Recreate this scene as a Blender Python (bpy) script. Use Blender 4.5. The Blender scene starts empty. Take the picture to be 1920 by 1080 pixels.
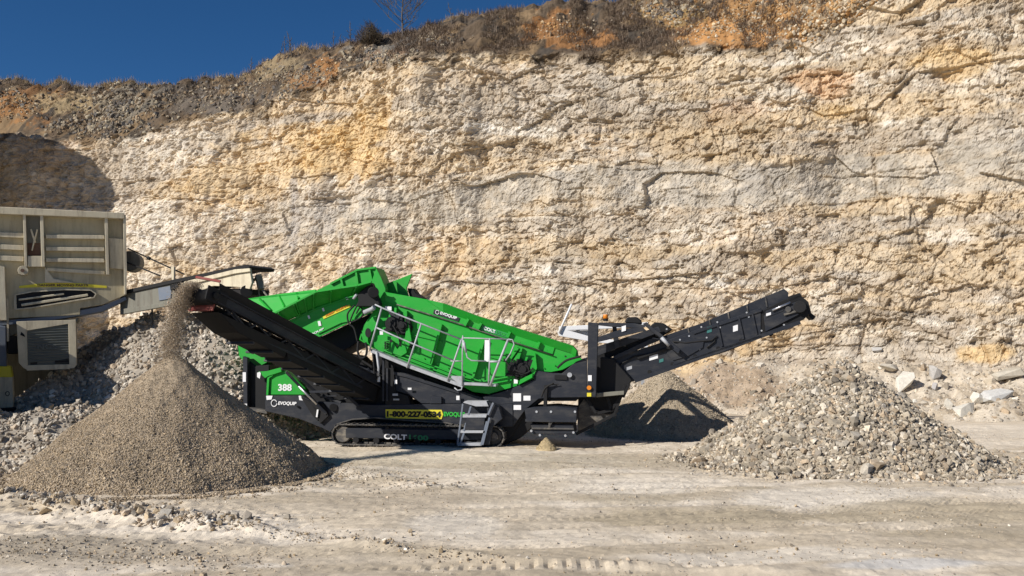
import bpy, bmesh, math, random
import numpy as np
from mathutils import Vector, Matrix
random.seed(7); rng = np.random.default_rng(11)
S = bpy.context.scene
COL = S.collection
# ------------------------------------------------------------------ camera, sky, sun, exposure
F = 1663.0; HOR = 643.0; CH = 2.6
cam = bpy.data.cameras.new('camera'); co = bpy.data.objects.new('camera', cam); COL.objects.link(co)
co.location = (0, 0, CH); co.rotation_euler = (math.radians(90), 0, 0)
cam.sensor_width = 36; cam.lens = 36 * F / 1920; cam.shift_y = (HOR - 540) / 1920
cam.clip_start = 0.1; cam.clip_end = 6000
S.camera = co
S.render.resolution_x = 1024; S.render.resolution_y = 576
SUN_AZ = math.radians(55)   # to the left of straight behind the camera
SUN_EL = math.radians(32)
sdir = Vector((-math.sin(SUN_AZ) * math.cos(SUN_EL), -math.cos(SUN_AZ) * math.cos(SUN_EL), math.sin(SUN_EL)))
w = bpy.data.worlds.new('World'); S.world = w; w.use_nodes = True
nt = w.node_tree; nt.nodes.clear()
sky = nt.nodes.new('ShaderNodeTexSky'); sky.sky_type = 'NISHITA'; sky.sun_disc = False
sky.sun_elevation = SUN_EL; sky.sun_rotation = math.radians(180) + SUN_AZ
sky.altitude = 3500; sky.air_density = 1.0; sky.dust_density = 0.0; sky.ozone_density = 5.0
bg = nt.nodes.new('ShaderNodeBackground'); bg.inputs[1].default_value = 0.095
wo = nt.nodes.new('ShaderNodeOutputWorld')
hs_ = nt.nodes.new('ShaderNodeHueSaturation'); hs_.inputs['Saturation'].default_value = 1.18; hs_.inputs['Value'].default_value = 0.70
nt.links.new(sky.outputs[0], hs_.inputs['Color']); nt.links.new(hs_.outputs[0], bg.inputs[0]); nt.links.new(bg.outputs[0], wo.inputs[0])
sl = bpy.data.lights.new('sun', 'SUN'); sl.energy = 4.7; sl.angle = math.radians(0.55); sl.color = (1.0, 0.95, 0.88)
so = bpy.data.objects.new('sun', sl); COL.objects.link(so)
so.rotation_euler = sdir.to_track_quat('Z', 'Y').to_euler()
S.view_settings.view_transform = 'Standard'; S.view_settings.look = 'None'
S.view_settings.exposure = 0.25; S.view_settings.gamma = 1

# ------------------------------------------------------------------ helpers: noise
def h2(ix, iy, seed=0):
    ix = ix.astype(np.int64).astype(np.uint32); iy = iy.astype(np.int64).astype(np.uint32)
    h = ix * np.uint32(374761393) + iy * np.uint32(668265263) + np.uint32((seed * 974711 + 1013) & 0xffffffff)
    h = (h ^ (h >> np.uint32(13))) * np.uint32(1274126177)
    h = (h ^ (h >> np.uint32(16))) * np.uint32(2246822519)
    h = h ^ (h >> np.uint32(15))
    return (h & np.uint32(0xffffff)).astype(np.float64) / 16777216.0
def vn(x, y, seed=0):
    ix = np.floor(x); iy = np.floor(y); fx = x - ix; fy = y - iy
    fx = fx * fx * fx * (fx * (fx * 6 - 15) + 10); fy = fy * fy * fy * (fy * (fy * 6 - 15) + 10)
    a = h2(ix, iy, seed); b = h2(ix + 1, iy, seed); c = h2(ix, iy + 1, seed); d = h2(ix + 1, iy + 1, seed)
    return (a + (b - a) * fx) * (1 - fy) + (c + (d - c) * fx) * fy
def fbm(x, y, o=4, seed=0, g=0.5):
    s = 0; a = 1; t = 0
    for i in range(o):
        s = s + a * vn(x, y, seed + i * 17); t += a; a *= g
        x, y = x * 1.93 + y * 0.31 + 5.1, y * 1.93 - x * 0.31 + 9.7
    return s / t
def n1d(x, o, seed):
    t = np.linspace(x.min() - 1, x.max() + 1, 6000); return np.interp(x, t, fbm(t, t * 0 + seed * 1.37, o, seed))
def voro(x, y, seed=0):
    ix = np.floor(x); iy = np.floor(y)
    f1 = np.full(x.shape, 9.0); f2 = np.full(x.shape, 9.0); idv = np.zeros(x.shape)
    dx1 = np.zeros(x.shape); dy1 = np.zeros(x.shape)
    for i in (-1, 0, 1):
        for j in (-1, 0, 1):
            cx = ix + i; cy = iy + j
            px = cx + h2(cx, cy, seed); py = cy + h2(cx, cy, seed + 1)
            d = np.hypot(px - x, py - y); r = h2(cx, cy, seed + 2)
            m = d < f1
            f2 = np.where(m, f1, np.minimum(f2, d))
            dx1 = np.where(m, x - px, dx1); dy1 = np.where(m, y - py, dy1)
            idv = np.where(m, r, idv); f1 = np.where(m, d, f1)
    return f1, f2, idv, dx1, dy1
def sst(a, b, x):
    t = np.clip((x - a) / (b - a), 0, 1); return t * t * (3 - 2 * t)
def blob(px, py, cx, cy, rx, ry, n, k=0.6):
    d = np.hypot((px - cx) / rx, (py - cy) / ry) + (n - 0.5) * k * 2
    return 1 - sst(0.7, 1.15, d)

# ------------------------------------------------------------------ helpers: objects
def tag(o, label=None, cat=None, group=None, kind=None):
    if label: o['label'] = label
    if cat: o['category'] = cat
    if group: o['group'] = group
    if kind: o['kind'] = kind
    return o
def empty(name, loc, rz=0, **k):
    o = bpy.data.objects.new(name, None); COL.objects.link(o); o.location = loc; o.rotation_euler = (0, 0, rz)
    o.empty_display_size = 0.3
    return tag(o, **k)
def mesh_np(name, V, Fc, mat, cols=None, smooth=False, parent=None):
    me = bpy.data.meshes.new(name); V = np.asarray(V, np.float32); Fc = np.asarray(Fc, np.int32)
    k = Fc.shape[1]
    me.vertices.add(len(V)); me.vertices.foreach_set('co', V.ravel())
    me.loops.add(Fc.size); me.loops.foreach_set('vertex_index', Fc.ravel())
    me.polygons.add(len(Fc)); me.polygons.foreach_set('loop_start', np.arange(0, Fc.size, k, dtype=np.int32))
    me.polygons.foreach_set('loop_total', np.full(len(Fc), k, np.int32))
    me.polygons.foreach_set('use_smooth', np.full(len(Fc), smooth, bool))
    if cols is not None:
        at = me.color_attributes.new('col', 'FLOAT_COLOR', 'POINT')
        c4 = np.ones((len(V), 4), np.float32); c4[:, :3] = cols
        at.data.foreach_set('color', c4.ravel())
    me.update(calc_edges=True); me.validate()
    me.materials.append(mat)
    o = bpy.data.objects.new(name, me); COL.objects.link(o)
    if parent: o.parent = parent
    return o
def grid_faces(nr, nc):
    i = np.arange(nr - 1)[:, None] * nc + np.arange(nc - 1)[None, :]
    return np.stack([i, i + 1, i + nc + 1, i + nc], -1).reshape(-1, 4)

SPLIT = {'access_step', 'step_upright', 'idler_bracket', 'cross_member', 'rear_post', 'reflector', 'white_bracket', 'upright', 'vertical_rib', 'horizontal_rib', 'gusset', 'roller', 'ironwork', 'bolt_head', 'return_roller', 'side_conveyor_strut', 'tail_strut', 'frame_flange', 'mast_brace', 'support_rod', 'leg', 'latch', 'chassis', 'screen_box', 'stiffener', 'rib', 'drive_belt', 'bin_latch', 'fold', 'step', 'cabinet_frame', 'bracket', 'hydraulic_hose'}
class MB:
    def __init__(s): s.v = []; s.f = []; s.pc = []
    def add(s, vs, fs):
        s.pc.append((len(s.v), len(s.f))); b = len(s.v); s.v += [tuple(p) for p in vs]; s.f += [tuple(b + i for i in f) for f in fs]; return s
    def prism(s, front, back):
        n = len(front)
        a = sum(front[i][0] * front[(i + 1) % n][2] - front[(i + 1) % n][0] * front[i][2] for i in range(n))
        if a < 0: front = front[::-1]; back = back[::-1]
        return s.add(list(front) + list(back),
                     [tuple(range(n)), tuple(range(2 * n - 1, n - 1, -1))] + [((i + 1) % n, i, n + i, n + (i + 1) % n) for i in range(n)])
    def box(s, c, d, R=None):
        x, y, z = [k / 2 for k in d]; c = Vector(c)
        ps = [Vector((i * x, j * y, k * z)) for i in (-1, 1) for j in (-1, 1) for k in (-1, 1)]
        if R is not None: ps = [R @ p for p in ps]
        return s.add([c + p for p in ps], [(0, 1, 3, 2), (4, 6, 7, 5), (0, 4, 5, 1), (2, 3, 7, 6), (0, 2, 6, 4), (1, 5, 7, 3)])
    def beam(s, a, b, wd, ht, up=(0, 0, 1)):
        a = Vector(a); b = Vector(b); d = b - a; L = d.length; d.normalize(); up = Vector(up)
        if abs(d.dot(up)) > 0.98: up = Vector((0, 1, 0))
        sd = d.cross(up).normalized(); u = sd.cross(d)
        R = Matrix((d, sd, u)).transposed()
        return s.box((a + b) / 2, (L, wd, ht), R)
    def tube(s, pts, r, n=8, r2=None):
        pts = [Vector(p) for p in pts]; m = len(pts); vs = []; fs = []; ref = None
        for i, p in enumerate(pts):
            d = (pts[min(i + 1, m - 1)] - pts[max(i - 1, 0)]).normalized()
            if ref is None: ref = Vector((0, 0, 1)) if abs(d.z) < 0.9 else Vector((1, 0, 0))
            u = (ref - d * ref.dot(d)).normalized(); v = d.cross(u); ref = u
            rr = r if r2 is None else r + (r2 - r) * i / (m - 1)
            vs += [p + (u * math.cos(t) + v * math.sin(t)) * rr for t in [2 * math.pi * k / n for k in range(n)]]
        for i in range(m - 1):
            for k in range(n):
                fs.append((i * n + k, i * n + (k + 1) % n, (i + 1) * n + (k + 1) % n, (i + 1) * n + k))
        fs.append(tuple(range(n))[::-1]); fs.append(tuple((m - 1) * n + k for k in range(n)))
        return s.add(vs, fs)
    def cyl(s, a, b, r, n=20): return s.tube([a, b], r, n)
    def build(s, name, mat, parent=None, bevel=0, smooth=False):
        if name in SPLIT and len(s.pc) > 1:
            r = None
            for i, (v0, f0) in enumerate(s.pc):
                v1, f1 = s.pc[i + 1] if i + 1 < len(s.pc) else (len(s.v), len(s.f))
                q = MB(); q.v = s.v[v0:v1]; q.f = [tuple(k - v0 for k in f) for f in s.f[f0:f1]]; q.pc = [(0, 0)]
                o = q.build(name, mat, parent, bevel, smooth); r = r or o
            return r
        me = bpy.data.meshes.new(name); me.from_pydata(s.v, [], s.f); me.validate(); me.update()
        me.materials.append(mat)
        o = bpy.data.objects.new(name, me); COL.objects.link(o)
        if parent: o.parent = parent
        if smooth:
            me.polygons.foreach_set('use_smooth', [len(p.vertices) == 4 for p in me.polygons])
        if bevel:
            m = o.modifiers.new('bevel', 'BEVEL'); m.width = bevel; m.segments = 1; m.limit_method = 'ANGLE'; m.angle_limit = 0.6
        return o

class Frame:                      # a local frame standing on the ground: x along, y away from the camera, z up
    def __init__(s, px, D, th):
        s.O = Vector(((px - 960) / F * D, D)); s.th = th
        s.ax = Vector((math.cos(th), -math.sin(th))); s.ay = Vector((math.sin(th), math.cos(th)))
    def P(s, px, py, yl):
        a = Vector(((px - 960) / F, 1)); t = (yl + s.O.dot(s.ay)) / a.dot(s.ay)
        p = a * t - s.O
        return Vector((p.dot(s.ax), yl, CH - (py - HOR) / F * t))
    def local(s, W):
        p = Vector((W[0], W[1])) - s.O; return Vector((p.dot(s.ax), p.dot(s.ay), W[2]))
    def poly(s, mb, pts, y0, y1):
        fr = [s.P(x, y, y0) for x, y in pts]; bk = [Vector((p.x, y1, p.z)) for p in fr]
        mb.prism(fr, bk); return mb
def W(px, py, D): return Vector(((px - 960) / F * D, D, CH - (py - HOR) / F * D))
def GD(py): return CH * F / (py - HOR)
def G(px, py): D = GD(py); return np.array([(px - 960) / F * D, D])

# ------------------------------------------------------------------ helpers: materials
def mat_base(name):
    m = bpy.data.materials.new(name); m.use_nodes = True; n = m.node_tree
    return m, n, n.nodes['Principled BSDF']
def paint(name, col, rough=0.45, metal=0.0, dust=0.25, dcol=(0.33, 0.29, 0.23), scale=3.0, spec=0.5):
    m, n, b = mat_base(name)
    tc = n.nodes.new('ShaderNodeTexCoord'); nz = n.nodes.new('ShaderNodeTexNoise'); nz.inputs['Scale'].default_value = scale
    nz.inputs['Detail'].default_value = 8; nz.inputs['Roughness'].default_value = 0.68
    n.links.new(tc.outputs['Object'], nz.inputs['Vector'])
    r = n.nodes.new('ShaderNodeMapRange'); r.inputs[1].default_value = 0.42; r.inputs[2].default_value = 0.75
    r.inputs[3].default_value = dust * 0.15; r.inputs[4].default_value = dust
    n.links.new(nz.outputs[0], r.inputs[0])
    mx = n.nodes.new('ShaderNodeMix'); mx.data_type = 'RGBA'; mx.inputs[6].default_value = (*col, 1); mx.inputs[7].default_value = (*dcol, 1)
    n.links.new(r.outputs[0], mx.inputs[0]); n.links.new(mx.outputs[2], b.inputs['Base Color'])
    r2 = n.nodes.new('ShaderNodeMapRange'); r2.inputs[3].default_value = rough; r2.inputs[4].default_value = min(1, rough + 0.35)
    n.links.new(nz.outputs[0], r2.inputs[0]); n.links.new(r2.outputs[0], b.inputs['Roughness'])
    b.inputs['Metallic'].default_value = metal; b.inputs['Specular IOR Level'].default_value = spec
    return m
def grime(m, col, amt=0.7, sc=(5, 5, 0.7)):
    n = m.node_tree; b = n.nodes['Principled BSDF']; src = b.inputs['Base Color'].links[0].from_socket
    tc = n.nodes.new('ShaderNodeTexCoord'); mp = n.nodes.new('ShaderNodeMapping'); mp.inputs['Scale'].default_value = sc
    nz = n.nodes.new('ShaderNodeTexNoise'); nz.inputs['Scale'].default_value = 1.0; nz.inputs['Detail'].default_value = 9; nz.inputs['Roughness'].default_value = .7
    n.links.new(tc.outputs['Object'], mp.inputs[0]); n.links.new(mp.outputs[0], nz.inputs['Vector'])
    r = n.nodes.new('ShaderNodeMapRange'); r.inputs[1].default_value = 0.48; r.inputs[2].default_value = 0.68; r.inputs[4].default_value = amt; n.links.new(nz.outputs[0], r.inputs[0])
    mx = n.nodes.new('ShaderNodeMix'); mx.data_type = 'RGBA'; mx.inputs[7].default_value = (*col, 1); n.links.new(src, mx.inputs[6]); n.links.new(r.outputs[0], mx.inputs[0]); n.links.new(mx.outputs[2], b.inputs['Base Color'])
def rockmat(name, bscale=(6, 25, 80), bstr=0.5, bdist=0.04, var=0.35, aniso=1.0, fine=1.0):
    m, n, b = mat_base(name); L = n.links.new
    at = n.nodes.new('ShaderNodeAttribute'); at.attribute_name = 'col'
    tc = n.nodes.new('ShaderNodeTexCoord'); mp = n.nodes.new('ShaderNodeMapping'); mp.inputs['Scale'].default_value = (1, 1, aniso)
    L(tc.outputs['Object'], mp.inputs[0])
    prev = at.outputs['Color']
    hs = None
    for i, sc in enumerate(bscale):
        nz = n.nodes.new('ShaderNodeTexNoise'); nz.inputs['Scale'].default_value = sc; nz.inputs['Detail'].default_value = 6
        nz.inputs['Roughness'].default_value = 0.65; nz.inputs['Distortion'].default_value = 0.4
        L(mp.outputs[0], nz.inputs['Vector'])
        r = n.nodes.new('ShaderNodeMapRange'); r.inputs[1].default_value = 0.3; r.inputs[2].default_value = 0.7
        r.inputs[3].default_value = 1 - var; r.inputs[4].default_value = 1 + var * 0.8
        L(nz.outputs[0], r.inputs[0])
        v = n.nodes.new('ShaderNodeVectorMath'); v.operation = 'SCALE'; L(prev, v.inputs[0]); L(r.outputs[0], v.inputs['Scale'])
        prev = v.outputs[0]
        ml = n.nodes.new('ShaderNodeMath'); ml.operation = 'MULTIPLY'; ml.inputs[1].default_value = 1.0 / (1 + i * 1.2)
        L(nz.outputs[0], ml.inputs[0])
        if hs is None: hs = ml.outputs[0]
        else:
            ad = n.nodes.new('ShaderNodeMath'); L(hs, ad.inputs[0]); L(ml.outputs[0], ad.inputs[1]); hs = ad.outputs[0]
    L(prev, b.inputs['Base Color'])
    bp = n.nodes.new('ShaderNodeBump'); bp.inputs['Strength'].default_value = bstr; bp.inputs['Distance'].default_value = bdist
    L(hs, bp.inputs['Height']); L(bp.outputs[0], b.inputs['Normal'])
    b.inputs['Roughness'].default_value = 0.95; b.inputs['Specular IOR Level'].default_value = 0.15
    return m
M = {}
M['cliff'] = rockmat('cliff_rock', (2.2, 9, 34), 0.7, 0.06, 0.11, 1.2)
M['ground'] = rockmat('quarry_floor', (1.3, 9, 60, 160), 0.6, 0.025, 0.10)
M['stone'] = rockmat('crushed_stone', (9, 45), 0.5, 0.02, 0.15)
M['fines'] = rockmat('fine_gravel', (5, 60), 0.6, 0.02, 0.12)
M['green'] = paint('green_paint', (0.002, 0.33, 0.018), 0.36, dust=0.10, dcol=(0.10, 0.33, 0.08))
M['navy'] = paint('charcoal_paint', (0.012, 0.015, 0.023), 0.42, dust=0.06, dcol=(0.13, 0.125, 0.12), spec=0.4)
M['black'] = paint('black_steel', (0.008, 0.008, 0.009), 0.5, dust=0.10, dcol=(0.08, 0.075, 0.07), spec=0.3)
M['rubber'] = paint('belt_rubber', (0.008, 0.008, 0.009), 0.8, dust=0.1, dcol=(0.15, 0.13, 0.11))
M['track'] = paint('track_steel', (0.035, 0.035, 0.037), 0.6, dust=0.5, dcol=(0.22, 0.2, 0.17))
M['galv'] = paint('galvanised_steel', (0.42, 0.44, 0.47), 0.45, metal=0.15, dust=0.3)
M['white'] = paint('white_paint', (0.8, 0.8, 0.8), 0.4, dust=0.05)
M['yellow'] = paint('yellow_paint', (0.72, 0.62, 0.03), 0.4, dust=0.08)
M['yelgreen'] = paint('lime_lettering', (0.02, 0.45, 0.04), 0.4, dust=0.05)
M['dkgreen'] = paint('dark_green_lettering', (0.012, 0.22, 0.07), 0.4, dust=0.05)
M['orange'] = paint('orange_lens', (0.7, 0.22, 0.01), 0.2, dust=0.02)
M['beige'] = paint('beige_paint', (0.68, 0.60, 0.43), 0.55, dust=0.4, dcol=(0.30, 0.25, 0.18))
M['beigemid'] = paint('shaded_beige_panel', (0.50, 0.435, 0.285), 0.6, dust=0.35, dcol=(0.30, 0.26, 0.19)); M['beigedk'] = paint('olive_grey_paint', (0.17, 0.165, 0.13), 0.6, dust=0.5, dcol=(0.26, 0.24, 0.2))  # beigemid: beige darkened to carry the body panel's shade, plus some dust
M['louvre'] = paint('grey_louvre', (0.12, 0.135, 0.125), 0.6, dust=0.2)
M['rust'] = paint('rust', (0.11, 0.05, 0.03), 0.8, dust=0.3)
M['red'] = paint('red_rubber', (0.22, 0.03, 0.025), 0.7, dust=0.35)
M['teal'] = paint('teal_sticker', (0.03, 0.16, 0.15), 0.4, dust=0.1)
M['steelblue'] = paint('blue_grey_steel', (0.13, 0.16, 0.21), 0.5, dust=0.25)
M['chrome'] = paint('bright_rod', (0.55, 0.55, 0.56), 0.2, metal=0.9, dust=0.1)
M['bark'] = paint('grey_bark', (0.09, 0.075, 0.065), 0.9, dust=0.2)
M['twig'] = paint('dry_twigs', (0.19, 0.135, 0.095), 0.9, dust=0.3)
M['drygrass'] = paint('dry_grass', (0.30, 0.22, 0.12), 0.9, dust=0.2)
M['cedar'] = paint('dark_needles', (0.085, 0.062, 0.036), 0.9, dust=0.1)

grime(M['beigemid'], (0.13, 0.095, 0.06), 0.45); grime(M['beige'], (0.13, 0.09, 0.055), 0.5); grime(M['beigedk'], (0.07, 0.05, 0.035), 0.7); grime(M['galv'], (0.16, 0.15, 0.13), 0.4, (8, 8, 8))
grime(M['green'], (0.20, 0.30, 0.14), 0.12, (1.6, 1.6, 5)); grime(M['navy'], (0.13, 0.12, 0.105), 0.28, (1.5, 1.5, 4)); grime(M['track'], (0.30, 0.26, 0.20), 0.7, (3, 3, 6))
# ------------------------------------------------------------------ the quarry cliff (one displaced sheet: talus, face, upper bank, plateau)
def interp(px, pts):
    xs, ys = zip(*pts); return np.interp(px, xs, ys)
EDGE = [(-900, 255), (0, 250), (130, 262), (230, 262), (290, 238), (400, 214), (480, 195), (560, 165), (640, 126), (760, 112), (860, 100),
        (1000, 100), (1100, 93), (1300, 85), (1440, 78), (1540, 45), (1620, -10), (1700, -70), (1950, -170), (2800, -300)]
SKYL = [(-900, 120), (0, 150), (100, 158), (350, 161), (420, 145), (540, 108), (640, 88), (700, 74), (800, 62), (860, 42), (960, 28), (1060, 13),
        (1150, 2), (1250, -22), (1400, -70), (1540, -120), (1700, -190), (1950, -280), (2800, -420)]
NV = np.array([-0.41, -0.91]); UV = np.array([0.91, -0.41])
def D0(px): return 1.0 / (0.01782 + 6.57e-6 * px)
def cliff_rows(px):
    """px (nc,) -> arrays (nr,nc) of setback along the view ray and height, plus zone value"""
    d = D0(px); up = np.zeros_like(px)
    jag = (fbm(px / 37.0, px * 0 + 3.3, 4, 5) - 0.5) * 26
    ye = interp(px, EDGE) + jag; ys = interp(px, SKYL) + (fbm(px / 23.0, px * 0 + 8.3, 5, 6) - 0.5) * 20
    tw = 4.6 + 1.5 * (fbm(px / 130.0, px * 0 + 1.2, 2, 7) - 0.5); th = 1.75 + 0.9 * (fbm(px / 90.0, px * 0 + 4.2, 3, 8) - 0.5)
    ze = CH + (HOR - ye) / F * (d + 2.2); wid = np.interp(px, [0, 400, 800, 1500], [5, 7, 7.5, 7.5])
    zs = CH + (HOR - ys) / F * (d + 2.2 + wid)
    Sx = []; Zx = []; Kx = []
    nT, nW, nU = 90, 330, 120
    for i in range(nT):
        t = i / nT; Sx.append(-tw * (1 - t)); Zx.append(th * (0.25 * t + 0.75 * t ** 1.4) - 0.10 * (1 - t)); Kx.append(t + up)
    for i in range(nW):
        t = i / nW; Sx.append(2.2 * t + up); Zx.append(th + (ze - th) * t); Kx.append(1 + t + up)
    for i in range(nU):
        t = i / (nU - 1); Sx.append(2.2 + wid * t); Zx.append(ze + (zs - ze) * (0.55 * t + 0.45 * math.sin(t * math.pi / 2))); Kx.append(2 + t + up)
    for k, (a, b) in enumerate([(1.5, -0.2), (6, -0.5), (20, -1), (80, -2)]):
        Sx.append(2.2 + wid + a); Zx.append(zs + b); Kx.append(3.5 + up)
    return np.array(Sx), np.array(Zx), np.array(Kx)
pxs = np.arange(-900, 2601, 1.9)
Sg, Zg, Kg = cliff_rows(pxs)
PXg = np.broadcast_to(pxs, Sg.shape); Dg = D0(PXg) + Sg
Xg = (PXg - 960) / F * Dg; Yg = Dg.copy(); PYg = HOR - (Zg - CH) / Dg * F
U = Xg * UV[0] + Yg * UV[1]
wz = Zg + 0.5 * (fbm(U / 9, Zg / 6, 3, 21) - 0.5) * 2 + 0.012 * U
wu = U + 0.8 * (fbm(U / 3, Zg / 2, 3, 22) - 0.5)
# grey massive band
bc = interp(PXg.ravel(), [(-900, 470), (300, 430), (600, 408), (1000, 350), (1300, 342), (1920, 312), (2600, 270)]).reshape(PXg.shape)
nlow = fbm(U / 2.6, Zg / 1.2, 5, 31)
band = (1 - sst(30, 44, np.abs(PYg - bc) + (nlow - 0.5) * 60)) * sst(400, 620, PXg)
wall = sst(0.9, 1.06, Kg) * (1 - sst(1.97, 2.05, Kg)); slope = sst(1.98, 2.06, Kg); talus = 1 - sst(0.85, 1.02, Kg)
big = (fbm(U / 7.5, wz / 9, 4, 41) - 0.5) * 2.6
col_ = (fbm(U / 2.1, wz / 7, 3, 44) - 0.5) * 0.9                       # vertical buttresses
_, _, l1, _, _ = voro(wu / 4.2, wz / 1.7, 51); l1 = (l1 - 0.5) * 0.62
f1, f2, i2, dx, dy = voro(wu / 1.15 + fbm(wu, wz * 1.5, 3, 52), wz / 0.95 + .5 * fbm(wu * .8, wz, 3, 53), 54)
b2 = (i2 - 0.5) * 0.44 + dx * 0.12 * (i2 - 0.3) - dy * 0.14
g1, g2, i3, ex, ey = voro(wu / 0.33 + 1.1 * fbm(wu * 3, wz * 3, 3, 56), wz / 0.30 + 1.0 * fbm(wu * 2, wz * 2, 3, 57), 58)
b3 = (i3 - 0.5) * 0.17 - ey * 0.07 + ex * 0.05
crk = np.exp(-((g2 - g1) / 0.06) ** 2) * -0.06 + np.exp(-((f2 - f1) / 0.035) ** 2) * -0.13 * (i2 > 0.35)
rd = fbm(U / 0.40, Zg / 0.42, 6, 61, 0.70); flute = fbm(U / 0.55, Zg / 2.6, 4, 62) * (1 - sst(700, 1100, PXg))
lens = fbm(U / 1.7, Zg / 0.16, 4, 63, 0.55)                          # thin beds
soft = 1 - 0.75 * band
hang = sst(0.62, 0.70, fbm(wu / 0.55, wz / 0.38, 4, 66)) * -0.28
disp_w = big + col_ + soft * (l1 * 0.5 + b2 * 0.34 + crk * .6) + (0.35 + 0.65 * soft) * (b3 * 0.42) + (rd - 0.5) * 0.36 * (0.45 + 1.1 * fbm(U / 3.1, Zg / 1.9, 3, 67)) + (lens - 0.5) * 0.05 * soft + hang * soft * .6 + (flute - .3) * .4
for k, zk in enumerate([2.6, 3.9, 5.1, 6.0, 7.3, 8.4, 9.6, 10.7, 11.9, 13.0, 14.1]):
    ln = wz - zk - 0.25 * (n1d(U / 2.3, 3, 150 + k) - 0.5); mk = sst(0.55, 0.64, n1d(U / 2.4, 3, 170 + k))
    disp_w += np.where(ln > 0, np.exp(-ln / 0.35), 0) * mk * 0.08 - np.exp(-(ln / 0.05) ** 2) * mk * 0.07
for k in range(26):
    uk = -36 + k * 2.7 + 1.3 * math.sin(k * 5.1); ln = U - uk - 0.9 * (n1d(Zg / 1.5, 4, 190 + k) - 0.5) * 2; mk = sst(0.54, 0.62, n1d(Zg / 1.8, 3, 230 + k))
    disp_w += -np.exp(-(ln / 0.055) ** 2) * mk * 0.12 + np.where(ln > 0, np.exp(-ln / 0.5), 0) * mk * 0.10
disp_w += band * ((voro(wu / 3.4, wz / 1.6, 71)[2] - 0.5) * 0.5)
# low rock apron bulges
disp_s = (fbm(U / 3.3, Yg / 2.4, 4, 81) - 0.5) * 1.3 + (fbm(U / 0.5, Yg / 0.45, 4, 82) - 0.5) * 0.55
rk = voro(U / 0.9, Yg / 0.9, 84); disp_s += sst(1250, 1600, PXg) * ((fbm(U / 0.8, Zg / 0.45, 5, 87, .65) - .5) * 1.1 + b2 * .6); disp_s += np.clip(0.5 - rk[0], 0, 1) * rk[2] * 0.75 * sst(0.45, 0.7, fbm(U / 4, Yg / 4, 3, 86))
disp_t = (fbm(U / 1.8, Yg / 1.8, 4, 91) - 0.5) * 0.8 + (fbm(U / 0.6, Yg / 0.6, 4, 93) - 0.5) * 0.3 + (fbm(U / 0.25, Yg / 0.25, 3, 92) - 0.5) * 0.10
endw = sst(3.2, 3.5, Kg)
hor = disp_w * wall + big * slope * (1 - endw) + big * 0.9 * talus * sst(0.1, 0.9, Kg)
ver = disp_s * slope * (1 - sst(3.02, 3.4, Kg)) * sst(2.0, 2.2, Kg) + disp_t * talus * sst(0.0, 0.25, Kg)
X = Xg + NV[0] * hor; Y = Yg + NV[1] * hor; Z = Zg + ver
# colours (what the stone is, not how it is lit)
def C(*c): return np.array(c)
def mixc(a, b, t): return a * (1 - t[..., None]) + b * t[..., None]
n1 = fbm(U / 2.6, wz / 1.5, 5, 101); n2 = fbm(U / 0.8, wz / 0.5, 5, 102); n3 = fbm(U / 6.0, wz / 3.0, 4, 103); n4 = fbm(U / 0.3, Zg / 0.15, 4, 104)
base = np.broadcast_to(C(0.58, 0.495, 0.385), X.shape + (3,)).copy()
base = mixc(base, C(0.74, 0.675, 0.575), sst(0.50, 0.66, n1) * 0.85)
base = mixc(base, C(0.60, 0.465, 0.31), sst(0.52, 0.62, n3) * 0.5)
base = mixc(base, C(0.44, 0.385, 0.32), sst(0.53, 0.68, n2) * 0.6)
base = mixc(base, C(0.78, 0.74, 0.66), sst(0.58, 0.72, fbm(U / 0.7, wz / 0.25, 4, 107)) * 0.7)
n8 = fbm(U / 14, wz / 0.8, 4, 143); n9 = fbm(U / 0.22, Zg / 0.2, 3, 144)
base = mixc(base, C(0.46, 0.41, 0.345), sst(0.52, 0.60, n8) * 0.55); base = mixc(base, C(0.66, 0.52, 0.33), sst(0.53, 0.62, fbm(U / 9, wz / 1.1, 4, 145)) * 0.5)
base = mixc(base, C(0.33, 0.28, 0.23), sst(0.60, 0.74, n9) * 0.45)
def patch(cx, cy, rx, ry, c, a=0.8, k=0.7):
    global base
    base = mixc(base, C(*c), blob(PXg, PYg, cx, cy, rx, ry, n1 * 0.4 + n2 * 0.6, k * 1.5) * a * 0.8)
gcol = mixc(np.broadcast_to(C(0.47, 0.435, 0.38), base.shape), C(0.62, 0.56, 0.47), sst(0.45, 0.65, n2))
base = base * (1 - band[..., None] * 0.9) + gcol * band[..., None] * 0.9
OC = (0.70, 0.51, 0.26); PK = (0.66, 0.46, 0.29); WH = (0.80, 0.77, 0.71); OR = (0.36, 0.18, 0.07); GR = (0.38, 0.36, 0.335); TN = (0.50, 0.40, 0.27)
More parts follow.
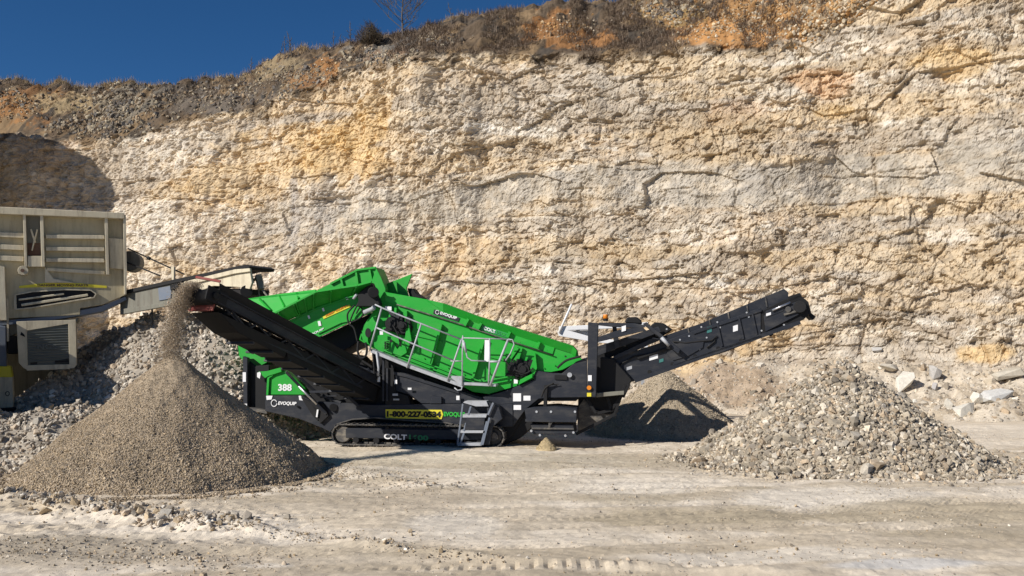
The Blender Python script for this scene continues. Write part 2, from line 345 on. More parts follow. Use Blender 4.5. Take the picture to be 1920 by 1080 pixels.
for a in [(670, 250, 60, 40, OC), (650, 300, 95, 45, OC, 0.7), (700, 200, 50, 25, OC, .6), (450, 320, 130, 60, OC, 0.5), (560, 250, 90, 25, OC, .5),
          (1530, 145, 70, 30, PK, 1, .35), (1800, 115, 90, 30, OC, 0.7), (1370, 200, 60, 30, PK, .5), (1560, 205, 40, 15, OC, .7), (1850, 660, 75, 24, OC, .9), (1320, 690, 110, 28, OC, .6),
          (1420, 640, 60, 30, OC, .4), (860, 480, 90, 40, OC, .3), (920, 560, 80, 40, OC, .35), (600, 500, 50, 60, OC, .4),
          (1330, 250, 140, 50, TN, .7), (950, 270, 120, 30, TN, .6), (1100, 480, 200, 30, TN, .5),
          (960, 240, 90, 12, WH, .9), (330, 300, 80, 40, WH, .4), (300, 430, 50, 50, WH, .6), (380, 440, 60, 30, WH, .5), (1350, 530, 25, 12, WH, 1), (1780, 440, 60, 15, WH, .6),
          (1890, 430, 40, 15, GR, .7), (1680, 450, 40, 14, GR, .6), (1520, 345, 26, 60, (0.28, 0.26, 0.24), .6), (1430, 330, 50, 30, GR, .6),
          (552, 400, 9, 75, (0.5, 0.47, 0.44), .9), (600, 400, 40, 50, (0.45, 0.42, 0.39), .6), (520, 450, 70, 40, GR, .35), (930, 530, 50, 20, GR, .4),
          (1060, 500, 30, 50, GR, .4), (1180, 330, 60, 35, GR, .3), (90, 285, 60, 40, (0.40, 0.28, 0.18), .5)]:
    patch(*a)
ubase = np.broadcast_to(C(0.125, 0.095, 0.068), base.shape)
u1 = fbm(U / 1.6, Yg / 1.4, 5, 121); n6b = fbm(U / 0.5, Zg / 0.4, 4, 123)
ub = mixc(ubase, C(0.23, 0.165, 0.10), sst(0.45, 0.62, u1))
ub = mixc(ub, C(0.06, 0.055, 0.05), sst(0.56, 0.66, fbm(U / 1.1, Yg / 0.9, 4, 122)) * 0.8)
def upatch(cx, cy, rx, ry, c, a=0.9):
    global ub
    ub = mixc(ub, C(*c), blob(PXg, PYg, cx, cy, rx, ry, u1 * .5 + n6b * .5, 1.5) * a * .85)
for a in [(1055, 52, 85, 22, OR), (1300, 55, 60, 22, OR), (1440, 30, 110, 38, (0.42, 0.24, 0.10)), (1250, 20, 60, 26, (0.36, 0.25, 0.11)), (1600, 0, 120, 60, (0.42, 0.33, 0.22)),
          (1380, 65, 110, 18, (0.50, 0.27, 0.11)), (1230, 60, 40, 14, (0.10, 0.085, 0.07)),
          (30, 205, 45, 28, OR, .8), (75, 180, 60, 12, OR, .6), (150, 190, 90, 16, (0.38, 0.30, 0.18)), (600, 130, 30, 16, OR), (560, 155, 40, 12, OR, .6),
          (500, 130, 70, 20, (0.30, 0.24, 0.15)), (235, 190, 60, 30, (0.24, 0.22, 0.18)), (400, 190, 90, 25, (0.16, 0.14, 0.12)), (700, 100, 60, 14, (0.22, 0.21, 0.19)), (770, 85, 25, 15, (0.10, 0.1, 0.1)),
          (720, 105, 40, 10, OR, .4), (1850, -20, 300, 120, (0.42, 0.34, 0.22))]:
    upatch(*a)
sl_ = sst(1.96, 2.02, Kg + (n2 - 0.5) * 0.12)
rightrock = sst(1540, 1640, PXg)
base = mixc(base, ub, sl_ * (1 - 0.8 * rightrock))
tl = 1 - sst(0.9, 1.0, Kg + (n2 - 0.5) * 0.15)
tcol = mixc(np.broadcast_to(C(0.50, 0.435, 0.345), base.shape), C(0.62, 0.56, 0.47), sst(0.45, 0.6, fbm(U / 0.6, Yg / 0.6, 4, 131)))
tcol = mixc(tcol, C(0.36, 0.27, 0.19), blob(PXg, PYg, 1330, 720, 180, 50, n1) * 0.7)
base = mixc(base, tcol, tl)
n6 = fbm(U / 0.35 + 3, Zg / 0.3, 4, 141); n7 = fbm(U / 0.9, Zg / 0.7, 4, 142)
cw = wall[..., None]
base = base * (1 - cw) + cw * mixc(mixc(base, base * C(0.72, 0.66, 0.58), sst(0.52, 0.70, n6) * 0.55), base * C(1.08, 1.10, 1.14), sst(0.52, 0.68, n7) * 0.7)
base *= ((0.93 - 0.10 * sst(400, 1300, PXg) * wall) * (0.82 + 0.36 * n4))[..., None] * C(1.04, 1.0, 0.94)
nr, nc = X.shape
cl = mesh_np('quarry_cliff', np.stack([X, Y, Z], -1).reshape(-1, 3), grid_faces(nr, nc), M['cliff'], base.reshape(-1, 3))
tag(cl, kind='structure')
def cliff_at(px, krow):
    """point on the finished cliff sheet near column px at zone value krow"""
    c = int(np.clip(round((px + 900) / 1.9), 0, nc - 1)); r = int(np.argmin(np.abs(Kg[:, c] - krow)))
    return Vector((X[r, c], Y[r, c], Z[r, c]))
def cliff_py(px, py, kmin=0.0, kmax=3.05):
    c = int(np.clip(round((px + 900) / 1.9), 0, nc - 1))
    yy = HOR - (Z[:, c] - CH) / Y[:, c] * F
    e = np.abs(yy - py) + np.where((Kg[:, c] < kmin) | (Kg[:, c] > kmax), 1e4, 0); r = int(np.argmin(e))
    return Vector((X[r, c], Y[r, c], Z[r, c]))

# headland left of the view, the quarry wall turning towards the camera: it shades the left end of the face
def headland():
    # shadow boundary on the face, carried towards the sun to where the headland stands
    prof = []
    for px, py in [(206, 600), (203, 335), (170, 296), (120, 262), (60, 240), (0, 226), (-120, 205), (-400, 170)]:
        d = D0(np.array([float(px)]))[0] + 1.0; p = W(px, py, d); t = (-36 - p.x) / sdir.x
        prof.append(p + sdir * t)
    ys = np.linspace(prof[0].y, prof[0].y + 34, 130)
    py_ = [p.y for p in prof[1:]]; pz_ = [p.z for p in prof[1:]]
    order = np.argsort(py_)
    top = np.interp(ys, np.array(py_)[order], np.array(pz_)[order]) + (fbm(ys / 1.7, ys * 0 + 2, 4, 301) - 0.5) * 0.7
    ts = np.linspace(0, 1, 90)
    Yh, T = np.meshgrid(ys, ts); TP = np.broadcast_to(top, Yh.shape)
    wall_ = np.minimum(T / 0.8, 1); back = np.clip((T - 0.8) / 0.2, 0, 1)
    Zh = -0.3 + (TP + 0.3) * wall_ + back * 0.4
    Xh = -34.6 - 1.4 * wall_ - 26 * back + (fbm(Yh / 2, Zh / 1.2, 5, 303) - 0.5) * 1.2 * (1 - back) * (wall_ < 1) 
    V = np.stack([Xh, Yh, Zh], -1)
    # close the end nearest the camera
    end = V[:, :1, :].copy(); end[..., 0] = -62
    V = np.concatenate([end, V], 1)
    colr = np.broadcast_to(C(0.42, 0.36, 0.27), V.shape) * (0.8 + 0.4 * fbm(V[..., 1] * 1.5 + V[..., 0], V[..., 2] * 2, 4, 305))[..., None]
    r, c = V.shape[:2]
    o = mesh_np('rock_headland', V.reshape(-1, 3), grid_faces(r, c), M['cliff'], colr.reshape(-1, 3)); tag(o, kind='structure')
headland()

# ------------------------------------------------------------------ ground: one sheet to the horizon
def axis(lo, hi, st, far, k=1.22):
    a = list(np.arange(lo, hi + st, st)); s = st; x = a[-1]
    while x < far: s *= k; x += s; a.append(x)
    s = st; x = a[0]; b = []
    while x > -far: s *= k; x -= s; b.append(x)
    return np.array(b[::-1] + a)
gx = axis(-13, 14, 0.055, 2500); gy = axis(8.2, 32, 0.055, 2500)
GX, GY = np.meshgrid(gx, gy)
near = 1 - sst(35, 60, np.hypot(GX, GY - 15))
PXn = 960 + GX / np.maximum(GY, 1) * F; PYn = HOR + CH / np.maximum(GY, 1) * F
m1 = fbm(GX / 2.2, GY / 2.2, 4, 201); m2 = fbm(GX / 0.5, GY / 0.5, 4, 202); m3 = fbm(GX / 4.5, GY / 1.1, 5, 203)
GZ = ((m1 - 0.5) * 0.16 + (m2 - 0.5) * 0.035 + (fbm(GX / 0.16, GY / 0.16, 4, 204, .7) - 0.5) * 0.03) * near
rough_l = blob(PXn, PYn, 150, 980, 420, 60, m1, .5) + blob(PXn, PYn, 60, 860, 240, 60, m1, .4)
GZ += np.clip(rough_l, 0, 1) * (fbm(GX / 0.18, GY / 0.18, 3, 205) - 0.4) * 0.09
# berm of pushed-up dirt running from the left pile to the lower middle
def ridge(pts, wd, ht, seed):
    global GZ
    P = [G(*p) for p in pts]; d = np.full(GX.shape, 99.0)
    for a, b in zip(P[:-1], P[1:]):
        ab = b - a; t = np.clip(((GX - a[0]) * ab[0] + (GY - a[1]) * ab[1]) / (ab @ ab), 0, 1)
        d = np.minimum(d, np.hypot(GX - a[0] - ab[0] * t, GY - a[1] - ab[1] * t))
    nn = fbm(GX / 0.4, GY / 0.4, 3, seed)
    GZ += ht * np.exp(-(d / wd) ** 2) * (0.5 + nn)
    return d
ridge([(-120, 925), (60, 945), (200, 968), (330, 985), (480, 998)], 0.32, 0.13, 206)
dr = ridge([(480, 998), (700, 1020), (960, 1050), (1200, 1062), (1500, 1076)], 0.16, 0.05, 207)
ridge([(640, 880), (760, 905), (860, 920)], 0.3, 0.05, 208)
# track cleat marks along the bottom edge
lug = (np.sin(GX * 2 * math.pi / 0.2 + (m2 - .5) * 2) > 0.25) * np.exp(-((GY - (10.35 + 0.02 * GX)) / 0.11) ** 2) * sst(-3, 0.2, GX) * (1 - sst(2.0, 3.5, GX))
GZ -= lug * 0.035
for yy, aa in [(12.9, .02), (14.1, .015), (15.3, .02), (11.6, .02)]:
    GZ -= aa * np.exp(-((GY - yy - 0.25 * np.sin(GX / 3.1 + yy) - .12 * GX) / 0.14) ** 2) * near
for (x0, y0_, sl0, cv) in [(-2, 11.2, .10, .010), (0, 12.6, .16, .012), (3, 13.8, .05, -.012), (-3, 15.6, .02, .008), (4, 17.2, .04, -.01)]:
    for off in (0, 1.05):
        yc_ = y0_ + off * .6 + sl0 * (GX - x0) + cv * (GX - x0) ** 2; dd = GY - yc_; mk = np.exp(-(dd / .15) ** 2) * near * sst(.38, .55, fbm(GX / 2.2 + y0_, GY * 0 + off, 2, 216))
        GZ -= mk * (.022 + .014 * (np.sin((GX + dd * 1.2) * 2 * math.pi / .13) > 0)); GZ += np.exp(-((np.abs(dd) - .24) / .06) ** 2) * .012 * near
gc = np.broadcast_to(C(0.60, 0.53, 0.43), GX.shape + (3,)).copy()
gc = mixc(gc, C(0.70, 0.64, 0.555), sst(0.46, 0.62, m3) * 0.8)
gc = mixc(gc, C(0.48, 0.415, 0.32), sst(0.54, 0.66, fbm(GX / 3.5 + 7, GY / 0.7, 5, 211)) * 0.75)
gc = mixc(gc, C(0.50, 0.44, 0.355), sst(0.5, 0.7, m2) * 0.5)
def gpatch(cx, cy, rx, ry, c, a=0.8, k=0.5):
    global gc
    gc = mixc(gc, C(*c), blob(PXn, PYn, cx, cy, rx, ry, m3 * 0.6 + m2 * 0.4, k) * a)
BR = (0.42, 0.365, 0.275); WG = (0.69, 0.64, 0.565); CR = (0.66, 0.59, 0.48)
for a in [(1560, 935, 210, 24, WG, .9), (1180, 915, 130, 14, WG, .7), (1000, 890, 60, 14, CR, .6), (1320, 965, 230, 15, BR, .9), (1180, 935, 110, 10, BR, .6), (1750, 960, 260, 24, BR, .8), (1850, 1000, 200, 16, BR, .7), (1400, 915, 60, 4, BR, .7), (1420, 949, 60, 3, BR, .7), (1180, 866, 240, 10, BR, .5),
          (1450, 1045, 260, 14, WG, .8), (1700, 1065, 160, 10, (0.60, 0.60, 0.60), .8), (860, 985, 90, 24, WG, .8), (300, 1000, 170, 14, WG, .3), (490, 978, 80, 8, WG, .5), (520, 1012, 60, 8, WG, .6), (500, 1062, 60, 6, WG, .8),
          (150, 1030, 220, 24, (0.36, 0.32, 0.26), .7), (700, 1030, 300, 12, BR, .4), (800, 860, 200, 12, CR, .7), (750, 935, 160, 20, (0.46, 0.40, 0.32), .6), (1750, 810, 300, 16, WG, .7), (640, 845, 60, 14, CR, .8), (1000, 1075, 300, 8, BR, .6), (60, 840, 160, 30, BR, .6)]:
    gpatch(*a)
gc *= (0.86 + 0.32 * fbm(GX / 0.1, GY / 0.1, 3, 215))[..., None] * C(1.04, 1.0, 0.935)
gr = mesh_np('ground', np.stack([GX, GY, GZ], -1).reshape(-1, 3), grid_faces(*GX.shape), M['ground'], gc.reshape(-1, 3)); tag(gr, kind='structure')
def gz(x, y):
    c = int(np.clip(np.searchsorted(gx, x), 0, len(gx) - 1)); r = int(np.clip(np.searchsorted(gy, y), 0, len(gy) - 1)); return float(GZ[r, c])

# ------------------------------------------------------------------ stones: many low-poly rocks merged into one mesh
TPL = []
for k in range(10):
    bm = bmesh.new()
    for i in range(11 if k < 6 else 15):
        v = Vector([random.gauss(0, 1) for _ in range(3)]).normalized(); bm.verts.new((v.x * 0.5 * random.uniform(.8, 1.1), v.y * 0.42, v.z * 0.34))
    r = bmesh.ops.convex_hull(bm, input=bm.verts)
    bmesh.ops.delete(bm, geom=[g for g in r['geom_interior'] if isinstance(g, bmesh.types.BMVert)], context='VERTS')
    bmesh.ops.triangulate(bm, faces=bm.faces); bm.verts.ensure_lookup_table(); bm.verts.index_update()
    TPL.append((np.array([v.co[:] for v in bm.verts]), np.array([[v.index for v in f.verts] for f in bm.faces]))); bm.free()
def rotm(n):
    q = rng.normal(size=(n, 4)); q /= np.linalg.norm(q, axis=1)[:, None]; a, b, c, d = q.T
    return np.stack([np.stack([1 - 2 * (c * c + d * d), 2 * (b * c - a * d), 2 * (b * d + a * c)], -1),
                     np.stack([2 * (b * c + a * d), 1 - 2 * (b * b + d * d), 2 * (c * d - a * b)], -1),
                     np.stack([2 * (b * d - a * c), 2 * (c * d + a * b), 1 - 2 * (b * b + c * c)], -1)], 1)
def rocks(P, s, cols):
    """P (n,3), s (n,), cols (n,3) -> V, F, C"""
    n = len(P); t = rng.integers(0, len(TPL), n); Vs = []; Fs = []; Cs = []; off = 0
    for k, (tv, tf) in enumerate(TPL):
        ix = np.where(t == k)[0]
        if not len(ix): continue
        R = rotm(len(ix)); v = np.einsum('nij,vj->nvi', R, tv) * s[ix, None, None] + P[ix, None, :]
        Vs.append(v.reshape(-1, 3)); Fs.append((tf[None] + (np.arange(len(ix)) * len(tv))[:, None, None]).reshape(-1, 3) + off)
        Cs.append(np.repeat(cols[ix], len(tv), 0)); off += len(ix) * len(tv)
    return np.concatenate(Vs), np.concatenate(Fs), np.concatenate(Cs)
def pal(n, cs, jit=0.15):
    cs = np.array(cs); c = cs[rng.integers(0, len(cs), n)]; return c * (1 + rng.normal(size=(n, 1)) * jit).clip(0.4, 1.6)

def cone_pile(name, ctr, R, H, size, n, palette, label, mat, seed, front=0.75, sx=1.0, sy=1.0, coat=1.0, hbias=0.0, rnd=0.10, group=None, conc=0.0):
    """a stockpile: conical heap with a rounded tip and slumped foot, its surface covered with its own stones"""
    cx, cy = ctr
    def hf(x, y):
        a = np.arctan2(y, x); r = np.hypot(x / sx, y / sy)
        rr = r / R * (1 + 0.16 * (fbm(np.cos(a) * 1.6 + 5, np.sin(a) * 1.6 + 5, 3, seed) - 0.5))
        h = H * (1 - np.sqrt(rr ** 2 + rnd ** 2 * 0.25) + rnd * 0.5)
        h = h - H * conc * np.sin(np.clip(rr, 0, 1) * np.pi) ; h = np.where(rr > 0.93, h - (rr - .93) * 1.2, h)
        h += (fbm(x / 0.6, y / 0.6, 4, seed + 3) - 0.5) * 0.14 * H / 2 + (fbm(x / 0.1, y / 0.1, 3, seed + 4) - 0.5) * size * 1.2
        return h
    na, nr_ = 300, 150
    A, Rr = np.meshgrid(np.linspace(0, 2 * np.pi, na), np.linspace(0.0, 1.22, nr_))
    x = np.cos(A) * Rr * R * sx; y = np.sin(A) * Rr * R * sy; z = np.maximum(hf(x, y), -0.6)
    V = np.stack([x, y, z], -1).reshape(-1, 3)
    pc = np.array(palette).mean(0); cc = np.broadcast_to(pc, V.shape) * (0.7 + 0.5 * fbm(V[:, 0] / 0.1, V[:, 1] / 0.1, 4, seed + 6))[:, None]
    q = grid_faces(nr_, na); Fb = np.concatenate([q[:, [0, 1, 2]], q[:, [0, 2, 3]]])
    a = np.where(rng.random(n) < front, rng.uniform(-np.pi, 0, n), rng.uniform(0, np.pi, n))
    rr = np.sqrt(rng.random(n)) * 1.12
    rr = np.where(rng.random(n) < 0.04, rr * 1.15, rr)
    px = np.cos(a) * rr * R * sx; py = np.sin(a) * rr * R * sy
    s = size * rng.lognormal(0, 0.42 if size > .05 else 0.34, n) * (1 + hbias * (rr - 0.6)); pz = np.maximum(hf(px, py), 0.0) + s * rng.uniform(-0.05, 0.35, n)
    st_ = 0.80 + 0.40 * fbm(a * 5 + .6 * fbm(rr * 6, a * 2, 2, seed + 8), rr * 1.3, 4, seed + 9); V2, F2, C2 = rocks(np.stack([px, py, pz], -1), s, pal(n, palette, 0.2) * st_[:, None])
    o = mesh_np(name, np.concatenate([V, V2]), np.concatenate([Fb, F2 + len(V)]), mat, np.concatenate([cc, C2]))
    o.location = (cx, cy, 0)
    tag(o, label, 'gravel pile', group); return o
TAN = [(0.40, 0.31, 0.20), (0.46, 0.36, 0.24), (0.34, 0.27, 0.185), (0.43, 0.35, 0.26), (0.30, 0.25, 0.19)]
LIME = [(0.45, 0.385, 0.29), (0.38, 0.32, 0.24), (0.33, 0.285, 0.22), (0.54, 0.48, 0.39), (0.28, 0.24, 0.19), (0.42, 0.33, 0.23)]
GREY = [(0.48, 0.425, 0.345), (0.40, 0.35, 0.285), (0.62, 0.565, 0.475), (0.31, 0.27, 0.22), (0.48, 0.39, 0.29)]
LP = (-6.80, 17.75)
cone_pile('gravel_pile', LP, 2.86, 2.3, 0.021, 115000, TAN, 'large tan pile of fine gravel under the stream of stone from the left conveyor', M['fines'], 401, front=0.8, rnd=0.12, hbias=0.9)
cone_pile('gravel_pile', (7.42, 20.2), 3.0, 2.16, 0.082, 19000, LIME, 'heap of coarse broken limestone under the raised end of the right conveyor', M['stone'], 421, front=0.75, sx=1.02, sy=1.0, rnd=0.22, conc=0.07)
cone_pile('gravel_pile', (4.5, 26.0), 2.2, 1.8, 0.03, 20000, [(0.46, 0.38, 0.27), (0.40, 0.33, 0.24), (0.35, 0.30, 0.23)], 'smooth brown gravel heap half in shadow behind the dark machine frame', M['fines'], 441, front=0.8, rnd=0.12)
cone_pile('gravel_pile', tuple(G(1024, 845)), 0.27, 0.31, 0.016, 1500, [(0.46, 0.36, 0.20), (0.5, 0.4, 0.25)], 'tiny cone of tan dust on the ground below the grey bin', M['fines'], 461, front=0.7, rnd=0.2)

def heap(name, pts, size, n, palette, label, seed, base_mat, spread=0.9):
    """rubble mound: pts = list of (X, Y, height, radius) bumps"""
    xs = [p[0] for p in pts]; ys = [p[1] for p in pts]; rm = max(p[3] for p in pts)
    x0, x1, y0, y1 = min(xs) - rm, max(xs) + rm, min(ys) - rm, max(ys) + rm
    def hf(x, y):
        h = np.full(np.shape(x), -0.6)
        for (a, b, hh, r) in pts:
            d = np.hypot(x - a, y - b) / r
            h = np.maximum(h, hh * (1 - d ** 1.15) - 0.0)
        return h + (fbm(x / 0.7, y / 0.7, 4, seed) - 0.5) * 0.5 * np.clip(h + .4, 0, 1)
    gx_, gy_ = np.meshgrid(np.arange(x0, x1, 0.11), np.arange(y0, y1, 0.11)); h = np.maximum(hf(gx_, gy_), -0.5)
    V = np.stack([gx_, gy_, h], -1).reshape(-1, 3); q = grid_faces(*gx_.shape); Fb = np.concatenate([q[:, [0, 1, 2]], q[:, [0, 2, 3]]])
    cc = np.broadcast_to(np.array(palette).mean(0) * 0.8, V.shape)
    px = rng.uniform(x0, x1, n * 3); py = rng.uniform(y0, y1, n * 3); hz = hf(px, py); k = np.where(hz > -0.12)[0][:n]
    px, py, hz = px[k], py[k], hz[k]; s = size * rng.lognormal(0, 0.45, len(k)); s = np.minimum(s, size * 3.2)
    V2, F2, C2 = rocks(np.stack([px, py, np.maximum(hz, 0) + s * rng.uniform(0, 0.35, len(k))], -1), s, pal(len(k), palette))
    o = mesh_np(name, np.concatenate([V, V2]), np.concatenate([Fb, F2 + len(V)]), base_mat, np.concatenate([cc, C2]))
    return tag(o, label, 'rubble heap')
heap('rubble_heap', [(-9.5, 25.6, 3.55, 3.3), (-8.3, 25.4, 3.3, 3.1), (-10.9, 27.2, 3.6, 3.4), (-12.6, 28.5, 3.2, 3.4), (-7.6, 25.6, 2.5, 2.6), (-12.9, 25.8, 1.7, 2.6)], 0.095, 18500, GREY,
     'tall heap of grey white broken rock behind the left conveyor', 501, M['stone'])
heap('rubble_heap', [(-13.2, 22.3, 0.95, 2.2), (-11.9, 22.3, 1.0, 2.1), (-10.7, 22.0, 1.2, 1.9), (-9.8, 21.6, 0.9, 1.7), (-14.8, 22.3, 0.8, 2.2)], 0.088, 8500, GREY,
     'low bank of grey rubble at the foot of the beige crusher', 511, M['stone'])
heap('rubble_heap', [tuple(G(500, 812)) + (0.75, 1.6), tuple(G(560, 812)) + (0.5, 1.3)], 0.12, 1800, GREY, 'small rubble bank in shade under the left end of the green machine', 521, M['stone'])
def strip(name, pts, wd, size, n, palette, label, seed, kind='stuff', cat='rubble'):
    P = [G(*p) for p in pts]; seg = rng.integers(0, len(P) - 1, n); t = rng.random(n)
    A = np.array(P)[seg]; B = np.array(P)[seg + 1]; q = A + (B - A) * t[:, None] + rng.normal(size=(n, 2)) * wd
    s = size * rng.lognormal(0, 0.55, n); s = np.minimum(s, size * 4)
    z = np.array([gz(a, b) for a, b in q]) + s * 0.15
    V, Fc, Cc = rocks(np.column_stack([q, z]), s, pal(n, palette)); o = mesh_np(name, V, Fc, M['stone'], Cc)
    return tag(o, label, cat, kind=kind)
strip('rubble', [(-80, 925), (60, 935), (180, 958), (330, 975), (430, 985)], 0.26, 0.055, 2000, GREY + TAN[:2], 'row of loose broken stones along the foot of the tan pile', 531)
strip('rubble', [(-100, 850), (20, 870), (60, 900)], 0.5, 0.07, 700, GREY, 'scattered grey stones left of the tan pile', 532)
strip('rubble', [(300, 985), (400, 995), (520, 1002), (700, 1020), (960, 1052)], 0.12, 0.022, 800, GREY + TAN, 'thin line of chips along the low dirt ridge in the foreground', 533)
strip('rubble', [(620, 880), (680, 890), (760, 905), (860, 915)], 0.35, 0.026, 600, GREY + LIME, 'scatter of chips right of the tan pile foot', 534)
strip('rubble', [(-60, 1030), (200, 1040), (500, 1050)], 0.35, 0.02, 1500, GREY + TAN, 'gritty patch of chips in the lower left foreground', 535)
# pebbles lying about the yard
n = 45000; q = np.column_stack([rng.uniform(-13, 14, n), 9 + 20 * rng.random(n) ** 1.4]); s = 0.014 * rng.lognormal(0, 0.55, n)
k = fbm(q[:, 0] / 1.5, q[:, 1] / 1.0, 3, 540) + rng.normal(size=n) * .08 > 0.43; q = q[k]; s = s[k]
V, Fc, Cc = rocks(np.column_stack([q, [gz(a, b) + c * .2 for (a, b), c in zip(q, s)]]), s, pal(len(q), GREY + TAN))
tag(mesh_np('gravel', V, Fc, M['stone'], Cc), 'loose pebbles scattered over the pale quarry floor', 'gravel', kind='stuff')
n = 60; q = np.column_stack([rng.uniform(-9, 10, n), 9.5 + 12 * rng.random(n)]); s = rng.uniform(0.03, 0.07, n)
V, Fc, Cc = rocks(np.column_stack([q, [gz(a, b) + c * .2 for (a, b), c in zip(q, s)]]), s, pal(len(q), GREY))
tag(mesh_np('gravel', V, Fc, M['stone'], Cc), 'fist sized stones lying here and there on the yard', 'gravel', kind='stuff')
# stones around the coarse pile foot
n = 1500; a = rng.uniform(-3.3, 0.4, n); rr = 2.9 + np.abs(rng.normal(size=n)) * 0.55; q = np.column_stack([7.42 + np.cos(a) * rr * 1.08, 20.2 + np.sin(a) * rr])
s = 0.06 * rng.lognormal(0, 0.4, n); V, Fc, Cc = rocks(np.column_stack([q, s * .2]), s, pal(n, LIME))
tag(mesh_np('gravel', V, Fc, M['stone'], Cc), 'stray stones rolled out round the coarse limestone heap', 'gravel', kind='stuff')
# talus rubble on the apron below the face
n = 12000; P = []; ss = []
for i in range(n):
    px = rng.uniform(1080, 2350) if i % 4 else rng.uniform(100, 1100); kk = rng.uniform(0.0, 1.0)
    p = cliff_at(px, kk); P.append((p.x, p.y, p.z)); ss.append(min(0.062 * rng.lognormal(0, 0.75), 0.5))
V, Fc, Cc = rocks(np.array(P), np.array(ss), pal(n, GREY + LIME)); tag(mesh_np('rubble', V, Fc, M['stone'], Cc), 'loose rock debris on the apron under the quarry face', 'rubble', kind='stuff')
# dark broken rock on the upper bank
P = []; ss = []
for cx, cy, rx, ry, cnt, sz in [(230, 200, 70, 40, 900, .22), (170, 235, 60, 18, 500, .2), (400, 180, 110, 25, 900, .16), (520, 140, 90, 22, 600, .14), (700, 105, 70, 16, 500, .16), (820, 70, 60, 14, 200, .15), (1250, 20, 50, 20, 250, .2), (30, 180, 60, 30, 250, .18)]:
    for i in range(cnt):
        p = cliff_py(cx + rng.normal() * rx * .6, cy + rng.normal() * ry * .6, 1.9); P.append(tuple(p)); ss.append(min(sz * rng.lognormal(0, .45), .5))
V, Fc, Cc = rocks(np.array(P), np.array(ss), pal(len(P), [(0.24, 0.20, 0.15), (0.13, 0.12, 0.11), (0.34, 0.28, 0.20), (0.42, 0.36, 0.26), (0.18, 0.16, 0.14), (0.30, 0.22, 0.14)]))
tag(mesh_np('rubble', V, Fc, M['stone'], Cc), 'dark weathered rocks strewn over the brown bank above the face', 'rubble', kind='stuff')
P = []; ss = []
for cx, cy, rx, ry, cnt, sz in [(1440, 35, 130, 40, 1500, .12), (1055, 55, 70, 20, 400, .09), (1300, 55, 70, 22, 400, .1), (1600, 10, 110, 50, 1200, .14), (1250, 25, 60, 25, 350, .13), (40, 200, 50, 25, 250, .12), (600, 130, 40, 18, 200, .1)]:
    for i in range(cnt):
        p = cliff_py(cx + rng.normal() * rx * .6, cy + rng.normal() * ry * .6, 1.96); P.append(tuple(p)); ss.append(min(sz * rng.lognormal(0, .5), .32))
V, Fc, Cc = rocks(np.array(P), np.array(ss), pal(len(P), [(0.42, 0.25, 0.11), (0.34, 0.19, 0.08), (0.48, 0.36, 0.22), (0.54, 0.46, 0.34), (0.30, 0.22, 0.14)]))
tag(mesh_np('rubble', V, Fc, M['stone'], Cc), 'ochre stones and clods in the orange soil of the upper bank', 'rubble', kind='stuff')

# ------------------------------------------------------------------ boulders
def boulder(px, py, wpx, hpx, rot, col, label, group='boulders below the quarry face', kz=0.35, k0=0.02, k1=1.1):
    p = cliff_py(px, py + hpx * .3, k0, k1); sc = p.y / F
    bm = bmesh.new(); rs = random.Random(int(px * 7 + py))
    for i in range(15):
        v = Vector([rs.gauss(0, 1) for _ in range(3)]).normalized(); m_ = max(abs(v.x), abs(v.y), abs(v.z)) ** 1.0
        bm.verts.new((v.x / m_ * 0.5, v.y / m_ * 0.5, v.z / m_ * 0.5))
    r = bmesh.ops.convex_hull(bm, input=bm.verts)
    bmesh.ops.delete(bm, geom=[g for g in r['geom_interior'] if isinstance(g, bmesh.types.BMVert)], context='VERTS')
    bmesh.ops.bevel(bm, geom=list(bm.edges), offset=0.02, segments=1, affect='EDGES')
    R = Matrix.Rotation(math.radians(rot), 3, 'Y')
    for v in bm.verts: v.co = R @ Vector((v.co.x * wpx * sc, v.co.y * max(wpx, hpx) * sc * .7, v.co.z * hpx * sc))
    me = bpy.data.meshes.new('boulder'); bm.to_mesh(me); bm.free()
    at = me.color_attributes.new('col', 'FLOAT_COLOR', 'POINT')
    for d in at.data: d.color = (*col, 1)
    me.materials.append(M['stone']); o = bpy.data.objects.new('boulder', me); COL.objects.link(o)
    o.location = (p.x, p.y - 0.1, p.z + hpx * sc * kz); tag(o, label, 'boulder', group)
PB = (0.66, 0.62, 0.54); GB = (0.46, 0.44, 0.41)
boulder(1690, 716, 46, 26, -38, PB, 'bright pale boulder leaning right, brightest rock on the slope behind the coarse heap')
boulder(1661, 691, 40, 14, 4, (0.58, 0.53, 0.44), 'flat slab lying just above the bright leaning boulder')
boulder(1749, 700, 26, 24, 20, GB, 'grey block with dark right side standing alone right of the bright boulder')
boulder(1752, 724, 11, 14, 10, (0.4, 0.38, 0.37), 'little grey stone right under the lone grey block')
boulder(1803, 769, 40, 26, -6, (0.58, 0.55, 0.48), 'squared pale boulder at the bottom of the slope beside the pale track')
boulder(1828, 748, 26, 20, 25, PB, 'wedge shaped pale rock touching the upper right of the squared boulder')
boulder(1868, 742, 56, 22, -10, (0.56, 0.55, 0.52), 'long grey white boulder low at the right edge of the photo')
boulder(1776, 758, 12, 22, -20, (0.6, 0.56, 0.48), 'narrow upright stone left of the squared boulder')
boulder(1893, 702, 70, 18, -12, (0.52, 0.47, 0.38), 'wide sloping rock slab at the right edge above the other boulders')
boulder(1599, 696, 20, 16, 10, PB, 'pale block peeping over the tip of the coarse heap', kz=.4)
boulder(1712, 752, 9, 8, 10, PB, 'small white stone on the dusty slope below the bright boulder')
boulder(1640, 655, 16, 9, 5, GB, 'small grey slab near the base of the face above the coarse heap', k1=1.3)

